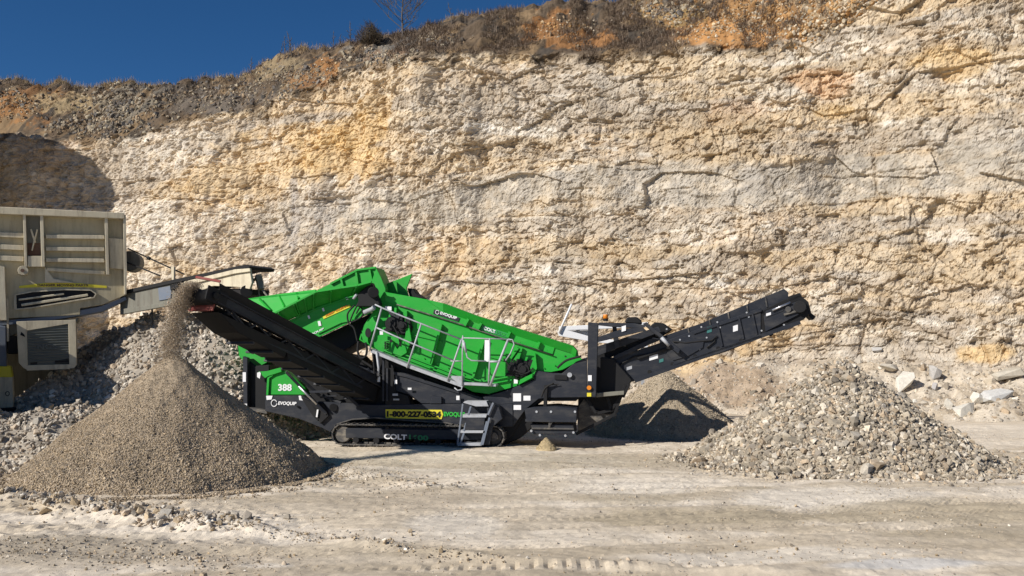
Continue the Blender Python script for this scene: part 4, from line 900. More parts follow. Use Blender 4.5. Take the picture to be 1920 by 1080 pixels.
for a, b in [((716, 576), (693, 656)), ((790, 607), (763, 690)), ((866, 635), (839, 714))]: rail([a, b], .024, 'rail_post')
rail([(868, 629), (867, 660), (866.5, 724)], .018, 'rail_post'); rail([(866, 633.5), (953, 636)], .014)
rail([(869, 638), (873, 655), (876, 670), (884, 676), (910, 677)], .018); rail([(870, 642), (871, 650), (874, 660)], .035)
rail([(918, 634), (918, 680), (916, 722)], .021, 'rail_post'); rail([(953, 636), (936, 678), (919, 723)], .03, 'rail_post'); rail([(953, 636), (961, 637), (964, 646), (957, 663), (948, 676)], .016)
rail([(918, 678), (937, 678)], .028); rail([(845, 677), (868, 677)], .016); rail([(852, 727), (858, 732), (865, 731), (867, 724)], .016, 'cable')
pr('gate_panel', 'white', [(909, 634), (917.5, 634), (916, 678), (908, 678)], WY, WY + .02, 0)
rail([(706, 660), (710, 690), (709, 705)], .03, 'rail_post')
# access steps
sx_ = -.16
st = MB(); FR.poly(st, [(872, 752), (912, 752), (916, 762), (892, 762), (868, 755)], sx_, sx_ + .35); FR.poly(st, [(868, 777), (913, 777), (911, 783), (867, 783)], sx_ - .03, sx_ + .3)
FR.poly(st, [(862, 807), (907, 807), (905, 812), (861, 812)], sx_ - .03, sx_ + .3); FR.poly(st, [(858, 831), (903, 831), (902, 836), (858, 836)], sx_ - .03, sx_ + .3)
st.build('access_step', M['galv'], SM, .004); st = MB()
for a, b in [((883, 762), (878, 778)), ((925, 755), (915, 778)), ((874, 793), (870, 808)), ((913, 790), (908, 808)), ((870, 812), (862, 835)), ((908, 812), (902, 835)), ((868, 757), (858, 834)), ((918, 783), (905, 834))]: st.beam(P(*a, sx_ - .02), P(*b, sx_ - .02), .04, .045)
st.build('step_upright', M['steelblue'], SM, .004)
pr('step_panel', 'navy', [(875, 784), (909, 784), (907, 806), (871, 806)], sx_ - .045, sx_ - .02, .003)
pr('step_side', 'navy', [(912, 752), (935, 762), (942, 785), (924, 800), (918, 834), (903, 834), (908, 810), (914, 782)], sx_ + .05, .25, .01)
# ---- belly and centre structure
pr('engine_canopy', 'navy', [(740, 697), (760, 700), (820, 720), (880, 738), (905, 746), (905, 758), (870, 757), (790, 757), (765, 740), (740, 733)], .34, 1.9, .015)
pr('canopy_edge', 'navy', [(738, 697), (760, 701), (860, 733), (860, 738), (760, 707), (738, 702)], .30, .338, 0)
pr('battery_box', 'black', [(722, 690), (738, 690), (742, 735), (765, 742), (770, 760), (722, 762)], .30, .7, .01)
pr('valve_bank', 'navy', [(810, 742), (828, 744), (828, 757), (806, 757)], .26, .33, .01)
m_ = MB(); 
for x in (719, 726): m_.beam(P(x, 660 if x < 720 else 690, .27), P(x, 752, .27), .04, .05, up=(1, 0, 0))
m_.build('upright', M['navy'], SM)
pr('centre_frame', 'navy', [(905, 745), (950, 732), (1001, 712), (1003, 694), (1030, 699), (1054, 700), (1066, 690), (1080, 678), (1101, 670), (1101, 745), (1030, 746), (1010, 748), (985, 768), (962, 800), (962, 757), (915, 760)], .30, .36, .01)
pr('centre_frame', 'navy', [(905, 745), (1003, 694), (1101, 670), (1101, 745), (1010, 748), (962, 790), (915, 770)], 2.1, 2.16, .01)
pr('centre_body', 'black', [(900, 752), (1000, 735), (1100, 735), (1080, 752), (1015, 752), (985, 775), (963, 812), (945, 836), (925, 836), (920, 812)], .40, 2.0, .01)
pr('lower_belly', 'black', [(915, 780), (1000, 770), (1000, 800), (975, 822), (940, 836), (918, 834)], .45, 1.9, .02)
m_ = MB(); m_.beam(P(1022, 772, .26), P(1024, 722, .26), .09, .09, up=(1, 0, 0)); m_.beam(P(1026, 722, .24), P(1048, 720, .24), .03, .02); m_.build('jack', M['black'], SM, .01)
m_ = MB(); m_.beam(P(1040, 707, .28), P(1063, 708, .28), .04, .11); m_.build('slot_cover', M['black'], SM)
m_ = MB(); m_.cyl(P(1068, 703, .22), P(1068, 703, .3), .06, 14); m_.build('pivot_pin', M['galv'], SM)
m_ = MB(); FR.poly(m_, [(1050, 695), (1058, 680), (1078, 684), (1074, 696)], .5, 1.2); m_.build('drive_motor', M['black'], SM, .02)
for x, y, w_, h_, mt in [(969.5, 745, 15, 15, 'white'), (988, 746.5, 13, 9, 'white'), (970, 764, 14, 9, 'white'), (858.5, 746, 6, 8, 'white'), (710, 711, 5, 10, 'white'), (742, 716, 5, 8, 'white'), (1106, 709, 7, 11, 'white'), (1104.5, 740, 8, 7, 'yellow'), (768, 729, 7, 4, 'white'), (741, 740, 10, 4, 'galv'), (743, 749, 11, 3, 'galv')]:
    yy = .29 if x > 940 else .245
    if x < 760: yy = .25
    if x > 1090: yy = .16
    pr('sticker', mt, [(x - w_ / 2, y - h_ / 2), (x + w_ / 2, y - h_ / 2), (x + w_ / 2, y + h_ / 2), (x - w_ / 2, y + h_ / 2)], yy, yy + .008, 0)
m_ = MB(); m_.cyl(P(1104.5, 727, .12), P(1104.5, 727, .2), .055, 14); m_.build('side_light', M['orange'], SM)
m_ = MB(); m_.cyl(P(917, 772, .1), P(917, 772, .2), .06, 14); m_.build('bolt', M['track'], SM)
# ---- mast and folding frame of the main conveyor
mp = [(1102.5, 604), (1207, 608), (1212, 614), (1160, 626), (1122, 640), (1118, 745), (1101, 745)]
for yy in (.18, 1.95):
    m_ = MB(); FR.poly(m_, [(1102.5, 604), (1122, 606), (1117.5, 745), (1101, 745)], yy, yy + .16); m_.build('mast', M['navy'], SM, .012)
    m_ = MB(); FR.poly(m_, [(1122, 604.5), (1190, 606), (1212, 610), (1205, 616), (1150, 613), (1122, 610)], yy + .01, yy + .14); FR.poly(m_, [(1115, 643), (1118, 633), (1165, 617), (1205, 613), (1212, 620), (1160, 632)], yy + .015, yy + .13)
    FR.poly(m_, [(1148, 612), (1156, 613), (1162, 650), (1152, 655)], yy + .3, yy + .36); m_.build('mast_brace', M['navy'], SM, .01)
m_ = MB(); a = P(1110, 607, .3); m_.box((a.x, 1.15, a.z - .06), (.16, 1.6, .12)); m_.build('mast_crossbar', M['navy'], SM, .01)
m_ = MB(); c = P(1135.5, 602, .3); m_.cyl(c, c + Vector((0, 0, .06)), .06, 14); b_ = m_.build('beacon_base', M['black'], SM)
m_ = MB(); m_.tube([c + Vector((0, 0, .06)), c + Vector((0, 0, .14)), c + Vector((0, 0, .16))], .065, 14, .05); m_.build('beacon', M['orange'], SM, smooth=True)
m_ = MB(); FR.poly(m_, [(1205, 607), (1212, 604), (1276, 655), (1272, 664), (1262, 656)], .55, .68); m_.build('folding_arm', M['navy'], SM, .01)
m_ = MB(); m_.cyl(P(1240, 633, .5), P(1255, 648, .5), .045, 12); m_.build('cylinder_rod', M['galv'], SM, smooth=True)
m_ = MB(); FR.poly(m_, [(1172, 602), (1176, 595), (1194, 594), (1202, 600), (1205, 608), (1172, 606)], 1.1, 1.4); m_.build('head_motor', M['black'], SM, .03)
m_ = MB(); FR.poly(m_, [(1220, 610), (1228, 604), (1244, 606), (1262, 618), (1240, 632), (1218, 622)], .9, 1.3); m_.build('gearbox', M['black'], SM, .03)
pr('chute_plate', 'black', [(1120, 660), (1150, 655), (1230, 622), (1240, 634), (1150, 668), (1122, 682)], .95, 1.0, .01)
pr('chute_plate', 'navy', [(1150, 668), (1225, 633), (1242, 636), (1150, 676)], .70, .76, .006)
# ---- main discharge conveyor
CY0, CY1 = .78, 1.68
mc = [(1122, 686), (1160, 668), (1240, 642), (1310, 617), (1385, 592), (1427, 577), (1427, 634), (1360, 660), (1272, 687), (1185, 716), (1122, 722)]
pr('conveyor_side', 'navy', mc, CY0, CY0 + .06, .01); pr('conveyor_side', 'navy', mc, CY1 - .06, CY1, .01)
sk = [(1235, 633), (1310, 608), (1385, 577), (1470, 541.5), (1478, 548), (1478, 560), (1427, 588), (1385, 604), (1310, 630), (1240, 655)]
pr('conveyor_skirt', 'navy', sk, CY0 + .1, CY0 + .13, .006); pr('conveyor_skirt', 'navy', sk, CY1 - .13, CY1 - .1, .006)
hd = [(1427, 584), (1470, 562), (1500, 553), (1516, 566), (1521, 586), (1506, 600), (1470, 614), (1427, 633)]
pr('head_frame', 'black', hd, CY0 + .02, CY0 + .07, .01); pr('head_frame', 'black', hd, CY1 - .07, CY1 - .02, .01)
pr('head_guard', 'black', [(1478, 556), (1500, 549), (1504, 556), (1480, 566)], CY0 + .02, CY1, .01)
pr('tensioner', 'navy', [(1436, 583), (1470, 571), (1470, 583), (1436, 597)], CY0 - .04, CY0 + .02, .01)
m_ = MB(); m_.tube([P(1448, 582, CY0 - .07), P(1482, 567, CY0 - .07)], .028, 8); m_.build('tension_rod', M['chrome'], SM, smooth=True)
m_ = MB(); m_.cyl(P(1500, 575, CY0 - .12), P(1500, 575, CY0 + .05), .15, 20); m_.build('head_motor', M['black'], SM, .01)
m_ = MB(); hc = P(1502, 577, CY0 + .1); m_.cyl(Vector((hc.x, CY0 + .08, hc.z)), Vector((hc.x, CY1 - .08, hc.z)), .2, 24); m_.build('head_drum', M['rubber'], SM, smooth=True)
def belt(line, y0, y1, th, name='belt', mat='rubber'):
    m = MB()
    for a, b in zip(line[:-1], line[1:]):
        A = P(*a, CY0); B = P(*b, CY0); m.add([Vector((A.x, y0, A.z)), Vector((B.x, y0, B.z)), Vector((B.x, y1, B.z)), Vector((A.x, y1, A.z)), Vector((A.x, y0, A.z - th)), Vector((B.x, y0, B.z - th)), Vector((B.x, y1, B.z - th)), Vector((A.x, y1, A.z - th))], [(0, 1, 2, 3), (7, 6, 5, 4), (0, 4, 5, 1), (2, 6, 7, 3), (0, 3, 7, 4), (1, 5, 6, 2)])
    return m.build(name, M[mat], SM)
belt([(1130, 684), (1240, 652), (1385, 600), (1500, 562)], CY0 + .08, CY1 - .08, .03); belt([(1140, 710), (1272, 680), (1400, 638), (1505, 594)], CY0 + .08, CY1 - .08, .03)
m_ = MB()
for i in range(8):
    t = i / 7; x, y = 1175 + t * 300, 716 - t * 103; c = P(x, y - 4, CY0); m_.cyl(Vector((c.x, CY0 - .01, c.z)), Vector((c.x, CY1 + .01, c.z)), .05, 10)
m_.build('return_roller', M['black'], SM, smooth=True)
m_ = MB()
for (x, y) in [(1315, 613), (1345, 604), (1350, 614), (1400, 586), (1404, 594), (1275, 637), (1292, 630), (1298, 641), (1325, 633), (1312, 655), (1330, 648), (1428, 620), (1470, 609), (1190, 668), (1250, 617)]: c = P(x, y, CY0 - .012); m_.cyl(c, c + Vector((0, .02, 0)), .022, 8)
m_.build('bolt_head', M['galv'], SM)
m_ = MB(); m_.tube([P(x, y, CY0 - .03) for x, y in [(1262, 640), (1285, 643), (1310, 640), (1335, 638), (1344, 630), (1340, 640), (1325, 652)]], .018, 6); m_.build('hydraulic_hose', M['rubber'], SM, smooth=True)
m_ = MB(); m_.tube([P(x, y, CY0 - .03) for x, y in [(1152, 700), (1165, 682), (1190, 668), (1215, 664)]], .02, 6); m_.build('hydraulic_hose', M['rubber'], SM, smooth=True)
m_ = MB(); m_.beam(P(1300, 625, CY0 - .015), P(1428, 582, CY0 - .015), .03, .05); m_.beam(P(1262, 684, CY0 - .015), P(1428, 630, CY0 - .015), .03, .06); m_.build('frame_flange', M['navy'], SM, .004)
for x, y in [(1345, 607), (1385, 594), (1410, 586)]: m_ = MB(); m_.beam(P(x, y, CY0 - .02), P(x + 9, y + 42, CY0 - .02), .04, .04, up=(1, 0, 0)); m_.build('side_stiffener', M['navy'], SM, .004)
for x, y in [(1330, 600), (1365, 586), (1400, 572), (1435, 558), (1290, 614)]: m_ = MB(); m_.beam(P(x, y, CY0 + .09), P(x + 3, y + 18, CY0 + .09), .03, .03, up=(1, 0, 0)); m_.build('skirt_clamp', M['track'], SM)
m_ = MB(); m_.cyl(P(1478, 580, CY0 - .1), P(1478, 580, CY0 + .02), .07, 14); m_.beam(P(1470, 590, CY0 - .05), P(1512, 578, CY0 - .05), .06, .05); m_.build('bearing_housing', M['track'], SM, .005)
m_ = MB(); FR.poly(m_, [(1118, 650), (1150, 640), (1235, 612), (1240, 622), (1160, 652), (1120, 668)], .72, .78); m_.build('folded_skirt', M['navy'], SM, .008)
m_ = MB(); FR.poly(m_, [(1165, 640), (1195, 630), (1225, 622), (1230, 640), (1180, 655)], .9, 1.5); m_.build('transfer_chute', M['black'], SM, .01)
m_ = MB(); m_.beam(P(1195, 672, CY0 - .04), P(1262, 650, CY0 - .04), .06, .06); m_.build('cylinder_barrel', M['black'], SM, .01)
pr('hinge_plate', 'navy', [(1255, 650), (1300, 634), (1320, 640), (1318, 652), (1290, 668), (1262, 676), (1250, 665)], CY0 - .03, CY0 - .002, .006)
pr('sensor_bracket', 'black', [(1440, 620), (1449, 617), (1450, 628), (1445, 631)], CY0 + .1, CY0 + .3, .005)
pr('belt_scraper', 'black', [(1512, 588), (1520, 586), (1530, 594), (1524, 600)], CY0 + .2, CY1 - .2, .005)
m_ = MB(); m_.beam(P(1190, 714, CY0 + .02), P(1500, 604, CY0 + .02), .10, .10); m_.beam(P(1190, 714, CY1 - .02), P(1500, 604, CY1 - .02), .10, .10); m_.build('frame_flange', M['navy'], SM)
for x, y, w_, h_, mt in [(1379, 615.5, 9, 11, 'white'), (1225.5, 670, 16, 8, 'white'), (1441, 589, 9, 5, 'white'), (1169.5, 616, 8, 10, 'white'), (1330, 618, 9, 11, 'teal'), (1240, 676, 8, 6, 'teal'), (1180, 690, 10, 6, 'galv')]:
    yy = .17 if x == 1169.5 else (CY0 - .05 if x == 1441 else CY0 - .01); sl_p = -w_ * .3
    pr('sticker', mt, [(x - w_ / 2, y - h_ / 2 - sl_p / 2), (x + w_ / 2, y - h_ / 2 + sl_p / 2), (x + w_ / 2, y + h_ / 2 + sl_p / 2), (x - w_ / 2, y + h_ / 2 - sl_p / 2)], yy, yy + .007, 0)
# lower frame below the conveyor tail
pr('tail_beam', 'beigedk', [(1118, 737), (1170, 733), (1170, 740), (1118, 745)], .35, .5, .006)
m_ = MB()
for a, b in [((1172, 722), (1152, 778)), ((1180, 720), (1168, 745)), ((1139, 745), (1147, 772)), ((1166, 742), (1145, 770)), ((1100, 748), (1118, 775)), ((1120, 775), (1150, 768))]: m_.beam(P(*a, .6), P(*b, .6), .07, .07, up=(1, 0, 0))
m_.beam(P(1155, 776, .5), P(1080, 814, .5), .06, .07); m_.build('tail_strut', M['black'], SM, .006)
pr('tail_guard', 'track', [(1083, 765), (1095, 748), (1110, 765), (1135, 776), (1148, 776), (1083, 810)], .84, .88, 0)
pr('tail_body', 'black', [(1084, 746), (1168, 742), (1152, 774), (1118, 790), (1083, 810)], .9, 2.1, .01)
pr('tail_drum_housing', 'black', [(1112, 668), (1150, 672), (1185, 712), (1172, 742), (1112, 746)], .6, 1.9, .02)
pr('head_box', 'navy', [(1432, 592), (1492, 566), (1498, 590), (1436, 622)], CY0 - .03, CY0 + .02, .01)
pr('belt_bin', 'navy', [(983, 767), (1000, 764), (1040, 762), (1082, 766), (1081, 790), (987, 789)], .10, 1.2, .012)
m_ = MB(); m_.beam(P(985, 788, .08), P(1081, 789, .08), .05, .07); m_.build('bin_edge', M['navy'], SM, .005)
pr('belt_bin', 'navy', [(994, 795), (1075, 796), (1077, 814), (1001, 814)], .16, 1.1, .012)
m_ = MB(); m_.beam(P(997, 803, .13), P(1076, 804, .13), .05, .04); m_.beam(P(1031, 788, .1), P(1030, 802, .12), .04, .05, up=(1, 0, 0)); m_.beam(P(1037, 788, .1), P(1031, 797, .12), .04, .04, up=(1, 0, 0)); m_.build('bin_latch', M['track'], SM, .004)
m_ = MB()
for x, y in [(996, 808), (1075, 811), (1060, 817), (1012, 816), (1006, 772), (1033, 772), (1078, 772)]: c = P(x, y, .08); m_.cyl(c, c + Vector((0, .05, 0)), .03, 8)
m_.build('bolt_head', M['galv'], SM)
m_ = MB(); m_.beam(P(1001, 812, .4), P(1075, 812, 1.0), .05, .05); m_.build('cross_bar', M['black'], SM)
# ---- near side conveyor, reaching out over the tan pile
A = Vector((-3.55, 23.0, 1.48)); B = Vector((-6.42, 18.05, 3.58))
Al, Bl = FR.local(A), FR.local(B); ax_ = (Bl - Al).normalized(); wv = ax_.cross(Vector((0, 0, 1))).normalized(); uv = wv.cross(ax_)
if uv.z < 0: uv = -uv
Lc = (Bl - Al).length
def Q(t, w_, u_): return Al + ax_ * (t * Lc) + wv * w_ + uv * u_
for s_ in (-1, 1):
    m_ = MB(); m_.beam(Q(0, s_ * .40, 0), Q(.97, s_ * .40, 0), .05, .22, up=uv); m_.beam(Q(0.05, s_ * .43, .10), Q(.97, s_ * .43, .10), .08, .025, up=uv); m_.beam(Q(0.05, s_ * .43, -.10), Q(.97, s_ * .43, -.10), .08, .025, up=uv); m_.build('side_conveyor_beam', M['navy'], SM, .006)
    m_ = MB(); m_.add([Q(.2, s_ * .36, .12), Q(.96, s_ * .36, .12), Q(.98, s_ * .42, .30), Q(.2, s_ * .42, .30)], [(0, 1, 2, 3)]); o = m_.build('skirt', M['black'], SM); md = o.modifiers.new('t', 'SOLIDIFY'); md.thickness = .012
    m_ = MB(); m_.beam(Q(.15, s_ * .36, -.32), Q(.78, s_ * .36, -.36), .05, .05, up=uv)
    for k in range(5): t = .15 + k * .155; m_.beam(Q(t, s_ * .37, -.1), Q(t + .04, s_ * .36, -.33), .04, .04, up=uv); m_.beam(Q(t + .04, s_ * .36, -.33), Q(t + .155, s_ * .37, -.1), .035, .035, up=uv)
    m_.beam(Q(.78, s_ * .36, -.36), Q(.9, s_ * .4, -.1), .04, .04, up=uv); m_.build('truss', M['navy'], SM)
m_ = MB(); m_.add([Q(0, -.35, .13), Q(.97, -.35, .13), Q(.97, 0, .07), Q(0, 0, .07), Q(.97, .35, .13), Q(0, .35, .13)], [(0, 1, 2, 3), (3, 2, 4, 5)])
m_.add([Q(0, -.33, -.13), Q(.99, -.33, -.15), Q(.99, .33, -.15), Q(0, .33, -.13)], [(0, 1, 2, 3)]); o = m_.build('side_conveyor_belt', M['rubber'], SM); md = o.modifiers.new('t', 'SOLIDIFY'); md.thickness = .015
m_ = MB(); m_.cyl(Q(.985, -.36, -.01), Q(.985, .36, -.01), .15, 22); m_.build('head_drum', M['rubber'], SM, smooth=True)
for s_ in (-1, 1):
    m_ = MB(); m_.beam(Q(.93, s_ * .43, .02), Q(1.02, s_ * .43, .0), .03, .3, up=uv); m_.cyl(Q(.985, s_ * .42, 0), Q(.985, s_ * .50, 0), .08, 14); m_.build('bearing_plate', M['black'], SM, .008)
m_ = MB(); m_.cyl(Q(.985, .44, 0), Q(.985, .62, 0), .11, 16); m_.cyl(Q(.985, .5, 0), Q(.985, .68, 0), .07, 16); m_.build('head_motor', M['black'], SM, .01)
m_ = MB(); m_.beam(Q(.965, -.35, -.20), Q(.965, .36, -.20), .03, .14, up=uv); m_.build('belt_scraper', M['red'], SM)
m_ = MB(); m_.beam(Q(.98, -.44, .33), Q(1.01, .1, .37), .03, .05, up=uv); m_.build('dust_lip', M['red'], SM)
m_ = MB(); m_.add([Q(.60, -.40, -.22), Q(.95, -.42, -.26), Q(.95, .42, -.26), Q(.60, .40, -.22), Q(.60, -.36, -.50), Q(.84, -.38, -.46), Q(.84, .38, -.46), Q(.60, .36, -.50)], [(0, 1, 2, 3), (7, 6, 5, 4), (0, 4, 5, 1), (2, 6, 7, 3), (0, 3, 7, 4), (1, 5, 6, 2)]); m_.build('belt_guard', M['black'], SM, .01)
m_ = MB(); m_.add([Q(.05, -.38, -.12), Q(.62, -.38, -.18), Q(.62, .38, -.18), Q(.05, .38, -.12), Q(.05, -.36, -.50), Q(.58, -.36, -.52), Q(.58, .36, -.52), Q(.05, .36, -.50)], [(0, 1, 2, 3), (7, 6, 5, 4), (0, 4, 5, 1), (2, 6, 7, 3), (0, 3, 7, 4), (1, 5, 6, 2)]); m_.build('spill_tray', M['black'], SM, .01)
m_ = MB()
for k in range(9): t = .1 + k * .1; m_.cyl(Q(t, -.38, -.17), Q(t, .38, -.17), .045, 10)
m_.build('return_roller', M['black'], SM, smooth=True)
m_ = MB(); q0 = Q(.66, .46, .02); m_.beam(Q(.60, .44, .0), Q(.74, .44, .0), .03, .15, up=uv); m_.build('access_cover', M['navy'], SM, .02)
m_ = MB(); m_.beam(Q(.66, .455, .05), Q(.80, .455, .05), .02, .025, up=uv); m_.beam(Q(.66, .455, -.06), Q(.80, .455, -.06), .02, .025, up=uv); m_.beam(Q(.66, .455, -.06), Q(.66, .455, .05), .02, .025); m_.beam(Q(.80, .455, -.06), Q(.80, .455, .05), .02, .025); m_.build('cover_frame', M['track'], SM)
m_ = MB(); m_.beam(Q(.02, .44, -.28), Q(.60, .44, -.30), .02, .05, up=uv); m_.beam(Q(.02, .45, .26), Q(.7, .45, .27), .015, .02, up=uv); m_.build('edge_strip', M['track'], SM)
m_ = MB()
for k in range(6): t = .12 + k * .13; m_.beam(Q(t, .40, -.5), Q(t, .40, .12), .05, .04)
m_.build('post', M['navy'], SM)
m_ = MB()
for k in range(11): t = .12 + k * .077; m_.beam(Q(t, .46, -.08), Q(t, .46, .20), .03, .07)
m_.build('idler_bracket', M['track'], SM, .004)
m_ = MB()
for k in range(8): t = .1 + k * .095; m_.beam(Q(t, -.40, -.52), Q(t, .40, -.52), .05, .05, up=uv)
m_.build('cross_member', M['navy'], SM)
m_ = MB(); m_.tube([Q(.05, .50, -.18), Q(.25, .49, -.24), Q(.5, .50, -.18), Q(.72, .49, -.22), Q(.93, .5, -.08)], .018, 6); m_.build('hydraulic_hose', M['rubber'], SM, smooth=True)
m_ = MB(); m_.cyl(Q(.9, .5, .12), Q(.9, .36, .12), .10, 14); m_.beam(Q(.86, .47, .14), Q(.99, .47, .1), .05, .1, up=uv); m_.build('drive_guard', M['black'], SM, .01)
m_ = MB(); m_.beam(Q(.12, .45, .04), Q(.56, .45, .02), .02, .03, up=uv); m_.tube([Q(.1, .47, -.03), Q(.4, .48, -.02), Q(.9, .48, .03)], .016, 6); m_.build('pipe', M['track'], SM)
m_ = MB()
for k in range(12): t = .08 + k * .075; m_.cyl(Q(t, .43, .07), Q(t, .455, .07), .018, 8)
m_.build('bolt_head', M['galv'], SM)
m_ = MB()
for a, b in [((536, 697), (612, 776)), ((617, 709), (672, 762)), ((545, 693), (600, 742))]: m_.beam(P(*a, -.15), P(*b, .22), .07, .07)
m_.beam(P(580, 735, .1), P(650, 733, .1), .07, .06); m_.beam(P(545, 691, .1), P(590, 692, .1), .06, .06); m_.beam(P(590, 692, .1), P(620, 712, .1), .05, .05); m_.build('side_conveyor_strut', M['navy'], SM, .006)
m_ = MB(); m_.tube([P(594, 758, .0), P(560, 724, -.1)], .03, 8); m_.build('cylinder_rod', M['chrome'], SM, smooth=True)
pr('strut_bracket', 'black', [(580, 752), (606, 757), (616, 780), (600, 795), (592, 772)], .2, .3, .01)
m_ = MB(); m_.beam(P(596, 768, .17), P(594, 782, .17), .03, .04, up=(1, 0, 0)); m_.build('sticker', M['white'], SM)
# mess of dark ironwork between the hopper and the chassis
pr('ironwork', 'black', [(640, 664), (668, 668), (700, 700), (722, 705), (722, 765), (650, 762), (610, 735), (590, 700), (600, 672)], .5, 1.4, .02)
m_ = MB()
for a, b, w_ in [((622, 668), (655, 676), .06), ((650, 680), (705, 700), .07), ((690, 690), (700, 715), .05), ((655, 700), (662, 712), .05), ((640, 755), (612, 745), .06), ((600, 745), (632, 742), .05), ((648, 690), (680, 712), .05)]: m_.beam(P(*a, .3), P(*b, .35), w_, w_)
m_.build('ironwork', M['navy'], SM, .006)
m_ = MB(); m_.cyl(P(625, 764, .22), P(625, 764, .3), .1, 16); m_.cyl(P(558, 762, .22), P(558, 762, .28), .03, 8); m_.build('pivot_pin', M['black'], SM)
pr('tow_bracket', 'black', [(564, 745), (580, 752), (600, 775), (596, 790), (585, 778)], .2, .27, .006)
# ------------------------------------------------------------------ stream of gravel falling from the side conveyor
n = 26000; t = rng.random(n) ** 0.8; top = np.array(W(366, 532, 18.0)); mid = np.array(W(332, 568, 18.0)); bot = np.array(W(316, 690, 17.8))
p0 = (1 - t)[:, None] ** 2 * top + 2 * ((1 - t) * t)[:, None] * np.array(W(326, 545, 17.9)) + (t ** 2)[:, None] * bot
wd = 0.055 + 0.09 * t; q = p0 + np.column_stack([rng.normal(size=n) * wd, rng.normal(size=n) * 0.16, rng.normal(size=n) * .03])
s = 0.013 * rng.lognormal(0, .4, n); V, Fc, Cc = rocks(q, s, pal(n, TAN + [(0.42, 0.34, 0.27)]))
tag(mesh_np('falling_gravel', V, Fc, M['fines'], Cc), 'stream of tan gravel pouring from the left conveyor head onto the pile', 'gravel', kind='stuff')

# ================================================================== the beige crusher at the left edge
FC = Frame(120, 25.2, math.radians(-25))
CR_ = empty('rock_crusher', (FC.O.x, FC.O.y, 0), -FC.th, label='large dusty beige rock crusher cut off by the left edge of the photo', cat='rock crusher')
def pc(name, mat, pts, y0, y1, bevel=.015, extra=None, parent=CR_):
    mb = MB(); FC.poly(mb, pts, y0, y1)
    if extra:
        for e in extra: FC.poly(mb, *e)
    return mb.build(name, M[mat], parent, bevel)
K = FC.P
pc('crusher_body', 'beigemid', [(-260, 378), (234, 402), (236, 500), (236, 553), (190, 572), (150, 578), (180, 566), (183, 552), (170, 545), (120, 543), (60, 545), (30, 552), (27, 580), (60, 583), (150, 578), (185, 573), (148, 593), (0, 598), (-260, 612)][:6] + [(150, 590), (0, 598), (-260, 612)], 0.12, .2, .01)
pc('crusher_box', 'beigedk', [(-260, 385), (228, 408), (230, 552), (150, 590), (-260, 610)], .3, 3.0, .02)
pc('top_rim', 'beige', [(-260, 374), (0, 387.5), (233, 399), (233, 410), (0, 401), (-260, 390)], -.16, .25, .012)
pc('end_flange', 'beige', [(231, 403), (236, 403), (238, 505), (237, 552), (233, 552), (232, 470)], -.12, .3, .006)
m_ = MB()
for y in (440, 463, 484): FC.poly(m_, [(86, y), (195, y + 1), (196, y + 8), (86, y + 7)], -.06, .118); FC.poly(m_, [(-260, y - 16), (44, y - 3), (44, y + 6), (-260, y - 6)], .0, .118)
FC.poly(m_, [(88, 502), (196, 508), (196, 515), (88, 508)], .04, .118); m_.build('horizontal_rib', M['beige'], CR_, .006)
m_ = MB()
for x0, yt, yb, w_ in [(43, 401, 500, 5), (75, 401, 500, 6), (196, 408, 515, 6), (-60, 397, 500, 6)]: FC.poly(m_, [(x0, yt), (x0 + w_, yt), (x0 + w_ + 3, yb), (x0 + 3, yb)], -.12, .118)
m_.build('vertical_rib', M['beige'], CR_, .006)
m_ = MB(); FC.poly(m_, [(52, 480), (81, 480), (83, 500), (52, 500)], -.10, -.02); FC.poly(m_, [(204, 446), (231, 448), (233, 505), (206, 503)], .02, .10); m_.build('gusset', M['beige'], CR_, .006)
pc('rusty_pocket', 'rust', [(50, 455), (78, 455), (79, 479), (51, 479)], .07, .116, 0); pc('pocket_plate', 'beigedk', [(50, 404), (76, 404), (77, 456), (50, 456)], .07, .116, 0)
m_ = MB(); m_.beam(K(58, 430, .02), K(66, 455, .02), .05, .05); m_.beam(K(70, 430, .02), K(64, 455, .02), .03, .04); m_.beam(K(64, 452, .02), K(60, 470, .02), .04, .03); m_.build('hook', M['beige'], CR_, .006)
m_ = MB(); c = K(43, 507, -.12); m_.cyl(c, c + Vector((0, .2, 0)), .13, 18); FC.poly(m_, [(34, 513), (42, 501), (51, 502), (51, 514)], -.1, .1); m_.build('lifting_lug', M['beige'], CR_, .006)
m_ = MB(); c = K(42, 507, -.135); m_.cyl(c, c + Vector((0, .02, 0)), .05, 12); m_.build('lug_hole', M['rust'], CR_)
slot = [(28, 553), (60, 547), (120, 543), (170, 544), (180, 551), (176, 558), (120, 567), (60, 577), (29, 580)]
pc('flywheel_opening', 'black', slot, .095, .118, 0)
m_ = MB()
for a, b, r in [((40, 572), (165, 553), .07), ((35, 562), (120, 551), .05), ((60, 577), (172, 558), .03)]: m_.beam(K(*a, .08), K(*b, .08), .05, r)
m_.build('drive_belt', M['beige'], CR_, .01)
m_ = MB()
for i in range(len(slot)): m_.beam(K(*slot[i], .08), K(*slot[(i + 1) % len(slot)], .08), .06, .03)
m_.build('opening_frame', M['beige'], CR_)
pc('warning_strip', 'yellow', [(36, 536), (80, 531), (150, 531), (200, 536), (200, 540), (150, 538), (80, 538), (36, 540)], .10, .118, 0)
text('DANGER MOVING PARTS', 'lettering', 'rust', FC, 70, 165, 532.5, 537, .094, CR_, 0, bold=.035)
pc('plate_fold', 'beige', [(84, 500), (100, 522), (140, 530), (84, 530)], .03, .118, .01)
pc('lower_rail', 'steelblue', [(-260, 618), (0, 602), (100, 592), (190, 574), (235, 556), (238, 562), (192, 584), (150, 592), (100, 600), (0, 611), (-260, 630)], .15, 1.2, .01)
